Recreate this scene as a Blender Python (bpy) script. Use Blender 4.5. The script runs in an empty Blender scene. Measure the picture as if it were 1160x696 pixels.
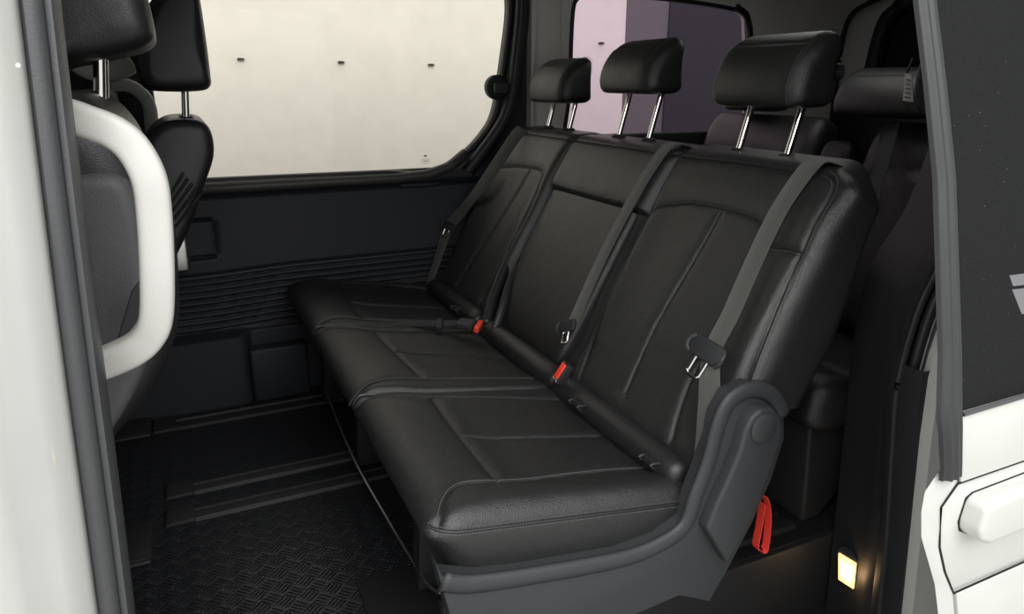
import bpy, bmesh, math, random
import numpy as np
from mathutils import Vector, Matrix
from mathutils.geometry import tessellate_polygon
random.seed(4)
SC = bpy.context.scene
COL = SC.collection
# ------------------------------------------------------------------ camera
FPX = 800.0
psi, th, H = math.radians(24.9), math.radians(17.7), 1.12
Fv = np.array([math.sin(psi)*math.cos(th), math.cos(psi)*math.cos(th), -math.sin(th)])
Rv = np.array([math.cos(psi), -math.sin(psi), 0.0])
Uv = np.cross(Rv, Fv)
CAMP = np.array([0, 0, H])

def ray(px, py): return Fv + (px-580)/FPX*Rv - (py-348)/FPX*Uv

def at(px, py, **k):
    """point of the place seen at a photo pixel, on a known plane x=, y= or z="""
    d = ray(px, py); (a, v), = k.items(); i = 'xyz'.index(a)
    return CAMP + (v-CAMP[i])/d[i]*d

def onplane(px, py, p0, n):
    d = ray(px, py); p0 = np.array(p0, float); n = np.array(n, float)
    return CAMP + ((p0-CAMP)@n)/(d@n)*d

cam = bpy.data.cameras.new('camera'); camo = bpy.data.objects.new('camera', cam); COL.objects.link(camo)
cam.sensor_width = 36; cam.lens = FPX/1160*36; cam.clip_start = .02; cam.clip_end = 100
M = Matrix.Identity(4)
for i in range(3):
    M[i][0] = Rv[i]; M[i][1] = Uv[i]; M[i][2] = -Fv[i]; M[i][3] = CAMP[i]
camo.matrix_world = M
SC.camera = camo

# ------------------------------------------------------------------ materials
def mat(name, color, rough=.5, metal=0, coat=0, bump=None, emit=None, spec=.5, alpha=None, sheen=0):
    m = bpy.data.materials.new(name); m.use_nodes = True
    nt = m.node_tree; b = nt.nodes['Principled BSDF']
    b.inputs['Base Color'].default_value = (*color, 1)
    b.inputs['Roughness'].default_value = rough
    b.inputs['Metallic'].default_value = metal
    b.inputs['Coat Weight'].default_value = coat
    b.inputs['Specular IOR Level'].default_value = spec
    b.inputs['Sheen Weight'].default_value = sheen
    if emit:
        b.inputs['Emission Color'].default_value = (*emit[0], 1); b.inputs['Emission Strength'].default_value = emit[1]
    tc = nt.nodes.new('ShaderNodeTexCoord')
    # slight colour variation, all materials procedural
    nz = nt.nodes.new('ShaderNodeTexNoise'); nz.inputs['Scale'].default_value = 9; nz.inputs['Detail'].default_value = 4
    nt.links.new(tc.outputs['Object'], nz.inputs['Vector'])
    mx = nt.nodes.new('ShaderNodeMix'); mx.data_type = 'RGBA'
    mx.inputs[6].default_value = (*[c*.93 for c in color], 1); mx.inputs[7].default_value = (*[min(1, c*1.07) for c in color], 1)
    nt.links.new(nz.outputs['Fac'], mx.inputs[0]); nt.links.new(mx.outputs[2], b.inputs['Base Color'])
    prev = None
    for kind, scale, dist in (bump or []):
        if kind == 'noise':
            t = nt.nodes.new('ShaderNodeTexNoise'); t.inputs['Scale'].default_value = scale; t.inputs['Detail'].default_value = 3; o = t.outputs['Fac']
        elif kind == 'vor':
            t = nt.nodes.new('ShaderNodeTexVoronoi'); t.inputs['Scale'].default_value = scale; o = t.outputs['Distance']
        else:
            t = nt.nodes.new('ShaderNodeTexWave'); t.inputs['Scale'].default_value = scale; t.bands_direction = 'DIAGONAL'; o = t.outputs['Fac']
        nt.links.new(tc.outputs['Object'], t.inputs['Vector'])
        bp = nt.nodes.new('ShaderNodeBump'); bp.inputs['Distance'].default_value = dist; bp.inputs['Strength'].default_value = 1
        nt.links.new(o, bp.inputs['Height'])
        if prev: nt.links.new(prev.outputs[0], bp.inputs['Normal'])
        prev = bp
    if prev: nt.links.new(prev.outputs[0], b.inputs['Normal'])
    return m

def glass(name, tint, fac_gloss=.06, rough=0.0):
    m = bpy.data.materials.new(name); m.use_nodes = True; nt = m.node_tree; nt.nodes.clear()
    o = nt.nodes.new('ShaderNodeOutputMaterial'); mx = nt.nodes.new('ShaderNodeMixShader')
    t = nt.nodes.new('ShaderNodeBsdfTransparent'); t.inputs[0].default_value = (*tint, 1)
    g = nt.nodes.new('ShaderNodeBsdfGlossy'); g.inputs['Roughness'].default_value = rough
    mx.inputs[0].default_value = fac_gloss
    nt.links.new(t.outputs[0], mx.inputs[1]); nt.links.new(g.outputs[0], mx.inputs[2]); nt.links.new(mx.outputs[0], o.inputs[0])
    return m

LEA = mat('black_leather', (.0175, .0183, .0185), .36, bump=[('noise', 16, .0026), ('vor', 520, .0006)], spec=.6)
LEAS = mat('black_leather_smooth', (.015, .015, .016), .40, bump=[('noise', 20, .001), ('vor', 620, .0003)], spec=.5)
LEAG = mat('grey_vinyl_panel', (.075, .075, .082), .55, bump=[('vor', 500, .0004)])
THREAD = mat('grey_thread', (.10, .10, .10), .7)
PLA = mat('black_plastic', (.018, .019, .021), .55, bump=[('noise', 700, .0003)], spec=.4)
PLG = mat('charcoal_plastic', (.030, .032, .035), .55, bump=[('noise', 500, .0004)], spec=.45)
PLW = mat('navy_black_door_panel', (.019, .0215, .027), .6, bump=[('noise', 400, .0004)], spec=.4)
FLO = mat('dark_floor_cover', (.010, .0105, .012), .6, bump=[('noise', 300, .0004)], spec=.4)
BEI = mat('warm_grey_pillar_trim', (.66, .65, .61), .75, bump=[('noise', 600, .0003)], spec=.3)
HEAD = mat('grey_headliner', (.50, .49, .47), .9, bump=[('noise', 500, .0005)], spec=.2)
HAN = mat('off_white_plastic', (.48, .475, .45), .45, bump=[('noise', 700, .0002)])
PAINT = mat('white_paint', (.53, .54, .515), .3, coat=.5)
RUB = mat('grey_rubber_seal', (.050, .052, .055), .5, bump=[('noise', 300, .0003)])
RUBB = mat('black_rubber_seal', (.012, .012, .013), .5)
CHR = mat('chrome', (.82, .80, .76), .12, metal=1)
STE = mat('brushed_steel', (.55, .55, .53), .3, metal=1)
WEB = mat('grey_seat_belt_webbing', (.062, .062, .056), .75, bump=[('wave', 260, .0004)], sheen=.2)
WEBD = mat('dark_seat_belt_webbing', (.03, .03, .031), .7, bump=[('wave', 260, .0004)])
RED = mat('red_plastic', (.85, .06, .035), .4)
REDS = mat('red_nylon_strap', (.85, .05, .035), .6, bump=[('wave', 300, .0004)])
RUBD = mat('dark_grey_rubber_edge', (.030, .032, .033), .42, spec=.35)
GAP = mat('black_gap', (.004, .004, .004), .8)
TAG = mat('white_paper_tag', (.6, .6, .57), .7)
INK = mat('dark_print', (.03, .03, .03), .6)
CREAM = mat('cream_showroom_wall', (.88, .835, .75), .9)
MAUV = mat('mid_grey_wall_panel', (.16, .145, .15), .8)
DARKW = mat('charcoal_wall_panel', (.028, .027, .032), .7)
GROUND = mat('pale_showroom_floor', (.45, .44, .42), .35)
LAMPM = mat('warm_lamp_lens', (1, .8, .4), .3, emit=((1.0, .50, .12), 3.0))
LAMPC = mat('bright_lamp_core', (1, .9, .7), .3, emit=((1.0, .80, .42), 7))
GL1 = glass('clear_window_glass', (.97, .965, .95), .012)
GL2 = glass('tinted_pink_glass', (.86, .79, .87), .02)
GL3 = glass('dark_privacy_glass', (.05, .05, .055), .05)
# the open door's film covered glass
def door_glass_mat():
    m = mat('dark_film_glass', (.011, .0115, .012), .5, spec=.0)
    nt = m.node_tree; b = nt.nodes['Principled BSDF']
    tc = nt.nodes['Texture Coordinate']
    v = nt.nodes.new('ShaderNodeTexVoronoi'); v.inputs['Scale'].default_value = 60
    n2 = nt.nodes.new('ShaderNodeTexNoise'); n2.inputs['Scale'].default_value = 420; n2.inputs['Detail'].default_value = 2
    cr = nt.nodes.new('ShaderNodeValToRGB'); cr.color_ramp.elements[0].position = .022; cr.color_ramp.elements[0].color = (.25, .25, .25, 1)
    cr.color_ramp.elements[1].position = .035; cr.color_ramp.elements[1].color = (.011, .0115, .012, 1)
    nt.links.new(tc.outputs['Object'], v.inputs['Vector']); nt.links.new(v.outputs['Distance'], cr.inputs[0])
    mx = nt.nodes.new('ShaderNodeMix'); mx.data_type = 'RGBA'; mx.blend_type = 'ADD'; mx.inputs[0].default_value = .012
    nt.links.new(tc.outputs['Object'], n2.inputs['Vector'])
    nt.links.new(cr.outputs[0], mx.inputs[6]); nt.links.new(n2.outputs['Fac'], mx.inputs[7])
    nt.links.new(mx.outputs[2], b.inputs['Base Color'])
    return m
DGL = door_glass_mat()
# checker plate vinyl floor
def checker_mat():
    m = mat('checker_plate_floor', (.017, .0185, .022), .36, spec=.5)
    nt = m.node_tree; N = nt.nodes; L = nt.links
    b = N['Principled BSDF']; tc = N['Texture Coordinate']
    mp = N.new('ShaderNodeMapping'); mp.inputs['Rotation'].default_value = (0, 0, math.radians(45)); mp.inputs['Scale'].default_value = (27, 27, 27)
    L.new(tc.outputs['Object'], mp.inputs['Vector'])
    sp = N.new('ShaderNodeSeparateXYZ'); L.new(mp.outputs[0], sp.inputs[0])
    def mth(op, a, bb=None):
        n = N.new('ShaderNodeMath'); n.operation = op
        for i, s in enumerate((a, bb)):
            if s is None: continue
            if isinstance(s, (int, float)): n.inputs[i].default_value = s
            else: L.new(s, n.inputs[i])
        return n.outputs[0]
    X, Y = sp.outputs[0], sp.outputs[1]
    fx, fy = mth('FLOOR', X), mth('FLOOR', Y)
    par = mth('FLOORED_MODULO', mth('ADD', fx, fy), 2.0)
    u, v = mth('FRACT', X), mth('FRACT', Y)
    def bars(p, q):
        s = mth('SINE', mth('MULTIPLY', p, 2*math.pi*4))
        s = mth('MAXIMUM', s, 0.0)
        e = mth('MAXIMUM', mth('SUBTRACT', 1.0, mth('POWER', mth('MULTIPLY', mth('ABSOLUTE', mth('SUBTRACT', q, .5)), 2.2), 4.0)), 0.0)
        return mth('MULTIPLY', s, e)
    h = mth('ADD', mth('MULTIPLY', bars(u, v), par), mth('MULTIPLY', bars(v, u), mth('SUBTRACT', 1.0, par)))
    bp = N.new('ShaderNodeBump'); bp.inputs['Distance'].default_value = .005
    L.new(h, bp.inputs['Height']); L.new(bp.outputs[0], b.inputs['Normal'])
    return m
CHK = checker_mat()

# ------------------------------------------------------------------ object helpers
ROOT = {}
def empty(name, loc, label, cat, group=None):
    o = bpy.data.objects.new(name, None); COL.objects.link(o); o.location = loc; o.empty_display_size = .05
    o['label'] = label; o['category'] = cat
    if group: o['group'] = group
    ROOT[o.name] = np.array(loc, float)
    return o

def link(name, V, Fc, m, parent=None, label=None, cat=None, group=None, kind=None, bevel=0, seg=3, angle=35, smooth=True, sub=0, weld=False):
    V = np.array(V, float)
    if parent is not None: org = ROOT[parent.name]
    else: org = np.array([V[:, 0].mean(), V[:, 1].mean(), V[:, 2].min()])
    me = bpy.data.meshes.new(name)
    me.from_pydata((V-org).tolist(), [], [list(map(int, f)) for f in Fc]); me.validate()
    bm = bmesh.new(); bm.from_mesh(me)
    if weld: bmesh.ops.remove_doubles(bm, verts=bm.verts, dist=1e-6)
    bmesh.ops.recalc_face_normals(bm, faces=bm.faces); bm.to_mesh(me); bm.free()
    me.materials.append(m)
    if smooth:
        me.shade_smooth()
        if angle < 180 and not bevel and not sub: me.set_sharp_from_angle(angle=math.radians(angle))
    o = bpy.data.objects.new(name, me); COL.objects.link(o)
    if parent is not None: o.parent = parent
    else: o.location = org
    ROOT[o.name] = org
    if bevel:
        md = o.modifiers.new('bevel', 'BEVEL'); md.width = bevel; md.segments = seg; md.limit_method = 'ANGLE'; md.angle_limit = math.radians(30)
        md.harden_normals = False
    if sub:
        md = o.modifiers.new('sub', 'SUBSURF'); md.levels = sub; md.render_levels = sub
    for k, v in (('label', label), ('category', cat), ('group', group), ('kind', kind)):
        if v: o[k] = v
    return o

class MB:
    def __init__(s): s.V = []; s.F = []
    def add(s, V, F):
        n = len(s.V); s.V += [tuple(v) for v in V]; s.F += [[i+n for i in f] for f in F]; return s
    def box(s, x0, x1, y0, y1, z0, z1):
        V = [(x, y, z) for x in (x0, x1) for y in (y0, y1) for z in (z0, z1)]
        return s.add(V, [(0, 1, 3, 2), (4, 6, 7, 5), (0, 4, 5, 1), (2, 3, 7, 6), (0, 2, 6, 4), (1, 5, 7, 3)])
    def tube(s, P, r, n=10, ry=None, up=(0, 0, 1), closed=False, power=2.0):
        """sweep an ellipse (r across, ry along 'up') along P"""
        P = [np.array(p, float) for p in P]; k = len(P); ry = ry or r; V = []; F = []
        rr = r if hasattr(r, '__len__') else [r]*k
        ra = ry if hasattr(ry, '__len__') else [ry]*k
        for i, p in enumerate(P):
            a = P[(i-1) % k] if (closed or i > 0) else p; b = P[(i+1) % k] if (closed or i < k-1) else p
            t = b-a; t /= np.linalg.norm(t)+1e-12
            u = np.array(up, float); u = u - (u@t)*t
            if np.linalg.norm(u) < 1e-3: u = np.array([1., 0, 0]) - t[0]*t
            u /= np.linalg.norm(u); w = np.cross(t, u)
            for j in range(n):
                q = 2*math.pi*j/n; c, sn = math.cos(q), math.sin(q)
                if power != 2: c = math.copysign(abs(c)**(2/power), c); sn = math.copysign(abs(sn)**(2/power), sn)
                V.append(p + c*rr[i]*w + sn*ra[i]*u)
        m = k if closed else k-1
        for i in range(m):
            for j in range(n):
                a0 = i*n+j; a1 = i*n+(j+1) % n; b0 = ((i+1) % k)*n+j; b1 = ((i+1) % k)*n+(j+1) % n
                F.append((a0, a1, b1, b0))
        if not closed:
            F.append(list(range(n))[::-1]); F.append([(k-1)*n+j for j in range(n)])
        return s.add(V, F)
    def prism(s, poly, axis, a, b):
        """extrude a 2d polygon along axis between a and b; poly is in the other two axes in xyz order"""
        n = len(poly); V = []
        for t in (a, b):
            for p in poly:
                q = list(p); q.insert(axis, t); V.append(q)
        F = [(i, (i+1) % n, n+(i+1) % n, n+i) for i in range(n)]
        F += [list(range(n))[::-1], [n+i for i in range(n)]]
        return s.add(V, F)
    def sheet(s, rows, thick=None):
        """quad grid from rows of points"""
        k = len(rows[0]); V = [p for r in rows for p in r]
        F = [(i*k+j, i*k+j+1, (i+1)*k+j+1, (i+1)*k+j) for i in range(len(rows)-1) for j in range(k-1)]
        return s.add(V, F)
    def ribbon(s, P, N, w, t):
        """flat strap through P with face normals N"""
        P = [np.array(p, float) for p in P]; k = len(P); V = []; F = []
        if not isinstance(N, list): N = [N]*k
        ww = w if hasattr(w, '__len__') else [w]*k
        for i, p in enumerate(P):
            d = P[min(i+1, k-1)]-P[max(i-1, 0)]; d /= np.linalg.norm(d)
            n = np.array(N[i], float); n = n-(n@d)*d; n /= np.linalg.norm(n); x = np.cross(d, n)
            h = ww[i]/2
            for a, c in ((-h, -t/2), (-h*.94, t/2), (h*.94, t/2), (h, -t/2)): V.append(p+a*x+c*n)
        for i in range(k-1):
            for j in range(4):
                F.append((i*4+j, i*4+(j+1) % 4, (i+1)*4+(j+1) % 4, (i+1)*4+j))
        F += [(3, 2, 1, 0), [(k-1)*4+j for j in range(4)]]
        return s.add(V, F)
    def build(s, name, m, parent=None, **k): return link(name, s.V, s.F, m, parent, **k)

def smooth_path(P, n=8, closed=False):
    """Catmull-Rom through P"""
    P = [np.array(p, float) for p in P]; k = len(P); out = []
    rng = range(k) if closed else range(k-1)
    for i in rng:
        g = (lambda j: P[j % k]) if closed else (lambda j: P[min(max(j, 0), k-1)])
        p0, p1, p2, p3 = g(i-1), g(i), g(i+1), g(i+2)
        for q in range(n):
            t = q/n
            out.append(.5*((2*p1)+(-p0+p2)*t+(2*p0-5*p1+4*p2-p3)*t*t+(-p0+3*p1-3*p2+p3)*t**3))
    if not closed: out.append(P[-1])
    return out

def resample(P, step):
    P = [np.array(p, float) for p in P]; d = [0]
    for a, b in zip(P, P[1:]): d.append(d[-1]+np.linalg.norm(b-a))
    n = max(2, int(d[-1]/step)+1); s = np.linspace(0, d[-1], n); A = np.array(P)
    return [np.array([np.interp(x, d, A[:, j]) for j in range(A.shape[1])]) for x in s]

# ------------------------------------------------------------------ upholstered pads
def dist_poly(A, B, pts):
    """distance of arrays A,B to a 2d polyline"""
    out = np.full(A.shape, 9.0)
    for (x0, y0), (x1, y1) in zip(pts, pts[1:]):
        dx, dy = x1-x0, y1-y0; L2 = dx*dx+dy*dy+1e-12
        t = np.clip(((A-x0)*dx+(B-y0)*dy)/L2, 0, 1)
        out = np.minimum(out, np.hypot(A-x0-t*dx, B-y0-t*dy))
    return out

class Pad:
    """a padded block: a along [a0,a1], b along [b0,b1], c from -T to 0 (front). Radii per side. seams = 2d polylines on the front"""
    def __init__(s, a0, a1, b0, b1, T, ra, rb, rc, seams, mapf, extra=None, w1=.0045, d1=.0035, w2=.028, d2=.006, side_seams=()):
        s.__dict__.update(locals())
        s.ra = ra if isinstance(ra, tuple) else (ra, ra); s.rb = rb if isinstance(rb, tuple) else (rb, rb); s.rc = rc if isinstance(rc, tuple) else (rc, rc)
    def disp(s, a, b, c, nc):
        """push along -normal"""
        g = np.zeros_like(a)
        f = np.clip(nc*2, 0, 1)
        for pl in s.seams:
            d = dist_poly(a, b, pl)
            g = np.maximum(g, s.d1*np.exp(-(d/s.w1)**2)+s.d2*np.exp(-(d/s.w2)**2))
        g = g*f
        for (ax, pl) in s.side_seams:   # grooves on sides: polyline in (b,c)
            d = dist_poly(b, c, pl)
            g = np.maximum(g, .0025*np.exp(-(d/.0035)**2)*(1-f*.0))
        return g
    def place(s, P):
        """P: Nx3 box surface points -> world"""
        a0, a1, b0, b1 = s.a0, s.a1, s.b0, s.b1
        lo = np.array([a0+s.ra[0], b0+s.rb[0], -s.T+s.rc[0]]); hi = np.array([a1-s.ra[1], b1-s.rb[1], -s.rc[1]])
        Q = np.clip(P, lo, hi); D = P-Q
        R = np.empty_like(P)
        for i, r in enumerate((s.ra, s.rb, s.rc)): R[:, i] = np.where(D[:, i] < 0, r[0], r[1])
        U = D/R; n = np.linalg.norm(U, axis=1); n[n < 1e-9] = 1
        m = np.abs(U).max(axis=1)
        Un = U/n[:, None]*m[:, None]
        P2 = Q+Un*R
        nr = Un/R; nn = np.linalg.norm(nr, axis=1); nn[nn < 1e-9] = 1; nr /= nn[:, None]
        g = s.disp(P2[:, 0], P2[:, 1], P2[:, 2], nr[:, 2])
        P3 = P2-nr*g[:, None]
        if s.extra is not None: P3 = s.extra(P3, nr)
        return s.mapf(P3)
    def mesh(s, step=.006):
        def ticks(l, h, rl, rh):
            m = list(np.linspace(l, l+rl, 7)); k = max(1, int((h-rh-l-rl)/step)); m += list(np.linspace(l+rl, h-rh, k+1))[1:]
            m += list(np.linspace(h-rh, h, 7))[1:]; return np.array(m)
        A = ticks(s.a0, s.a1, *s.ra); B = ticks(s.b0, s.b1, *s.rb)
        rc = s.rc; k = max(1, int((s.T-rc[0]-rc[1])/(step*1.5)))
        Cc = np.array(list(np.linspace(-s.T, -s.T+rc[0], 6))+list(np.linspace(-s.T+rc[0], -rc[1], k+1))[1:]+list(np.linspace(-rc[1], 0, 7))[1:])
        na, nb, nc = len(A), len(B), len(Cc); idx = {}; V = []; F = []
        def vid(i, j, k):
            key = (i, j, k)
            if key not in idx: idx[key] = len(V); V.append((A[i], B[j], Cc[k]))
            return idx[key]
        for k in (0, nc-1):
            for i in range(na-1):
                for j in range(nb-1): F.append((vid(i, j, k), vid(i+1, j, k), vid(i+1, j+1, k), vid(i, j+1, k)))
        for i in (0, na-1):
            for j in range(nb-1):
                for k in range(nc-1): F.append((vid(i, j, k), vid(i, j+1, k), vid(i, j+1, k+1), vid(i, j, k+1)))
        for j in (0, nb-1):
            for i in range(na-1):
                for k in range(nc-1): F.append((vid(i, j, k), vid(i+1, j, k), vid(i+1, j, k+1), vid(i, j, k+1)))
        return s.place(np.array(V)), F
    def front(s, pts, lift=.0):
        """points (a,b) on the front face -> world"""
        out = []
        for a, b in pts:
            def u(v, l, h, r): return (v-(l+r[0]))/r[0] if v < l+r[0] else ((v-(h-r[1]))/r[1] if v > h-r[1] else 0)
            ua, ub = u(a, s.a0, s.a1, s.ra), u(b, s.b0, s.b1, s.rb)
            q = 1-ua*ua-ub*ub; q = max(q, 0)
            c = -s.rc[1]+s.rc[1]*math.sqrt(q)
            nr = np.array([[ua/(s.ra[0] if ua < 0 else s.ra[1]), ub/(s.rb[0] if ub < 0 else s.rb[1]), math.sqrt(q)/s.rc[1]]]); nr /= np.linalg.norm(nr)
            P = np.array([[a, b, c]])
            g = s.disp(P[:, 0], P[:, 1], P[:, 2], nr[:, 2])
            P = P-nr*g[:, None]
            if s.extra is not None: P = s.extra(P, nr)
            P = P+nr*lift
            out.append(s.mapf(P)[0])
        return out

def stitches(name, pts, parent, r=.0007, dash=.006, gap=.003, m=None, label=None):
    mb = MB(); P = resample(pts, .0015); n1 = max(2, int(dash/.0015)); n2 = max(1, int(gap/.0015)); i = 0
    while i+n1 < len(P):
        mb.tube([P[i], P[i+n1]], r, 5); i += n1+n2
    if not mb.V: return None
    return mb.build(name, m or THREAD, parent, label=label)

def offset2(pl, d):
    pl = [np.array(p, float) for p in pl]; out = []
    for i, p in enumerate(pl):
        t = pl[min(i+1, len(pl)-1)]-pl[max(i-1, 0)]; t /= np.linalg.norm(t); out.append(p+d*np.array([-t[1], t[0]]))
    return out

# frames of the second row bench
cb, sb = math.cos(math.radians(29.5)), math.sin(math.radians(29.5))
ca, sa = math.cos(math.radians(9)), math.sin(math.radians(9))
BN = np.array([-cb, 0, sb]); BT = np.array([sb, 0, cb]); BO = np.array([.83, 0, .36])
CT = np.array([ca, 0, -sa]); CN = np.array([sa, 0, ca]); CO = np.array([.30, 0, .435])
def bmap(P): return BO+P[:, 1:2]*BT+P[:, 2:3]*BN+P[:, 0:1]*np.array([0, 1., 0])
def cmap(P): return CO+P[:, 1:2]*CT+P[:, 2:3]*CN+P[:, 0:1]*np.array([0, 1., 0])
def bpt(px, py, off=0): return onplane(px, py, BO+off*BN, BN)
sstep = lambda x, a, b: (lambda t: t*t*(3-2*t))(np.clip((x-a)/(b-a), 0, 1))

# ================================================================== SECOND ROW BENCH
bench = empty('bench_seat', (.8, 1.75, 0), 'black leather three-person bench seat in the middle of the van, nearest full seat', 'seat')

# --- cushions
def cushion(y0, y1, T1, uT, uC, near, far, side=False, z0=0):
    seams = [smooth_path(T1, 6), smooth_path(uC, 5)]
    if near: seams.append(smooth_path(near, 8))
    if far: seams.append(smooth_path(far, 8))
    def extra(P, nr):
        f = np.clip(nr[:, 2], 0, 1)
        a, b = P[:, 0], P[:, 1]; mid = (y0+y1)/2; hw = (y1-y0)/2
        dish = -.012*np.exp(-((a-mid)/(hw*.7))**4)*sstep(b, .12, .26)
        bol = (.010 if side else .0)*np.exp(-((a-(y0+.05))/.05)**2)*sstep(b, .02, .2)
        nose = .006*np.exp(-((b-.09)/.06)**2)+(.016*np.exp(-((a-2.545)/.035)**2)*sstep(b, .02, .12) if y1 > 2.5 else 0)
        P = P.copy(); P[:, 2] += f*(dish+bol+nose)
        P[:, 1] += np.clip(-P[:, 2]-.045, 0, .12)*.75*(1-sstep(b, .03, .2))
        return P
    P = Pad(y0, y1, -.002, .60, .15, (.045 if side else .022, .022), (.065, .05), (.03, .045), seams, cmap, extra,
            w1=.0034, d1=.006, w2=.013, d2=.0045)
    V, F = P.mesh(.0036)
    return P, link('seat_cushion', V, F, LEA, bench, angle=180)

rT = [(1.472, .176), (1.37, .172), (1.273, .169), (1.15, .168), (1.062, .168)]
rC = [(1.273, .169), (1.262, .30), (1.24, .53)]
rNear = [(.975, .02), (1.02, .045), (1.057, .09), (1.064, .168), (1.078, .33), (1.078, .45), (1.062, .58)]
rFar = [(1.500, .0), (1.485, .07), (1.478, .176), (1.465, .33), (1.43, .58)]
P1, c1 = cushion(.955, 1.515, rT, None, rC, rNear, rFar, side=True)
mT = [(1.985, .17), (1.90, .176), (1.797, .185), (1.70, .193), (1.612, .20)]
mC = [(1.82, .19), (1.80, .36), (1.776, .53)]
mNear = [(1.535, .0), (1.575, .08), (1.60, .2), (1.595, .4), (1.575, .58)]
mFar = [(2.02, .03), (2.0, .09), (1.99, .17), (1.99, .4), (1.985, .58)]
P2, c2 = cushion(1.515, 2.05, mT, None, mC, mNear, mFar)
lT = [(2.54, .183), (2.4, .176), (2.273, .17), (2.11, .163)]
lC = [(2.328, .17), (2.31, .36), (2.302, .53)]
lNear = [(2.075, .02), (2.105, .09), (2.11, .163), (2.10, .35), (2.08, .58)]
lFar = [(2.58, .05), (2.553, .12), (2.54, .2), (2.535, .35), (2.51, .56)]
P3, c3 = cushion(2.05, 2.59, lT, None, lC, lNear, lFar)
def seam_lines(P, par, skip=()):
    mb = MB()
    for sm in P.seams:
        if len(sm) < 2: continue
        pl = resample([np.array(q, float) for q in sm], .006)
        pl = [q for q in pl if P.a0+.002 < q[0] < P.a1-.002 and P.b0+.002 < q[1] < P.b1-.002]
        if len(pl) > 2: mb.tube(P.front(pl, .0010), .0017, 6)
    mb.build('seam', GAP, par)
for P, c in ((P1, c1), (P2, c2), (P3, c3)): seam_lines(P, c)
for P, c, ns in ((P1, c1, rNear), (P2, c2, mNear), (P3, c3, lNear)):
    pl = resample(smooth_path(ns, 8), .004)
    stitches('stitching', P.front(offset2(pl, -.0055), .0006), c, r=.0008, dash=.005, gap=.002)
# piping welt between the near cushion and the middle one
for yy in (1.515, 2.05):
    p = [CO+CT*u+CN*z+np.array([0, yy, 0]) for u, z in ((.001, -.034), (.009, -.016), (.024, -.009), (.09, -.010), (.2, -.012), (.4, -.012), (.57, -.014))]
    MB().tube(smooth_path(p, 6), .0035, 6).build('piping', LEAS, c1 if yy < 1.6 else c2)
# side welt with stitches around the near end of the near cushion
def side_pt(u, c):   # near end of the near cushion
    ua = 1.0
    ub = (u-.063)/.065 if u < .063 else ((u-.55)/.05 if u > .55 else 0)
    uc = (c+.045)/.045 if c > -.045 else 0
    q = math.sqrt(max(0, 1-ub*ub-uc*uc))
    q = min(1, q)
    return CO+CT*u+CN*c+np.array([0, 1.0-.045*q, 0])
pth = [side_pt(u, -.028) for u in np.linspace(.006, .585, 60)]
nose = [CO+CT*(-.012)+CN*(-.036)+np.array([0, y, 0]) for y in np.linspace(1.2, 1.02, 8)]
MB().tube([p+np.array([0, -.0008, 0]) for p in pth], .0028, 6).build('piping', LEAS, c1)
stitches('stitching', [p+np.array([0, -.0022, -.005]) for p in pth], c1, r=.0008, dash=.004, gap=.003, label='grey side stitching')
stitches('stitching', [p+np.array([0, -.0005, .007]) for p in pth], c1, r=.0007, dash=.004, gap=.003)

# --- backrests
def backrest(y0, y1, b0, seams, side=False, name='backrest', parent=None, T=.175, ra=None, rb=None, b1=.685, ext=None, step=.0042, d2=.007):
    def extra(P, nr):
        P = P.copy(); a, b, c = P[:, 0].copy(), P[:, 1].copy(), P[:, 2].copy(); f = np.clip(nr[:, 2], 0, 1); mid = (y0+y1)/2; hw = (y1-y0)/2
        if side:
            P[:, 2] += f*.022*np.exp(-((a-(y0+.05))/.055)**2)*sstep(b, .10, .3)*(1-sstep(b, .55, .68))
            P[:, 2] += f*.010*np.exp(-((a-y1+.03)/.05)**2)*sstep(b, .10, .3)*(1-sstep(b, .5, .62))
            # the lower rear corner steps forward above the recliner
            P[:, 2] = np.where(c < -.07, -.07+(c+.07)*(sstep(b, .19, .235)*(1-.0)), P[:, 2])
            P[:, 0] += (1-sstep(b, .17, .235))*np.clip((y0+.05-a), 0, .05)*1.1
        else:
            P[:, 2] += f*.010*(np.exp(-((a-y0-.03)/.05)**2)+np.exp(-((a-y1+.03)/.05)**2))*sstep(b, .10, .3)*(1-sstep(b, .5, .62))
        P[:, 2] += f*.010*np.exp(-((b-.6)/.07)**2)
        if ext: P = ext(P, nr)
        P[:, 2] *= 1-(.42 if side else .30)*sstep(b, .35, .68)
        P[:, 1] += np.clip(-c, 0, .2)*.42*sstep(b, .52, .68)*(sstep(a, y0, y0+.12) if side else 1)
        if side: P[:, 1] -= .012*(1-sstep(a, y0, y0+.09))*sstep(b, .5, .68)
        return P
    P = Pad(y0, y1, b0, b1, T, ra or (.04, .04), rb or (.06, .03), (.05, .04), seams, bmap, extra, w1=.0036, d1=.0045, w2=.014, d2=d2*.7)
    V, F = P.mesh(step)
    return P, link(name, V, F, LEA, parent or bench, angle=180)
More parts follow.
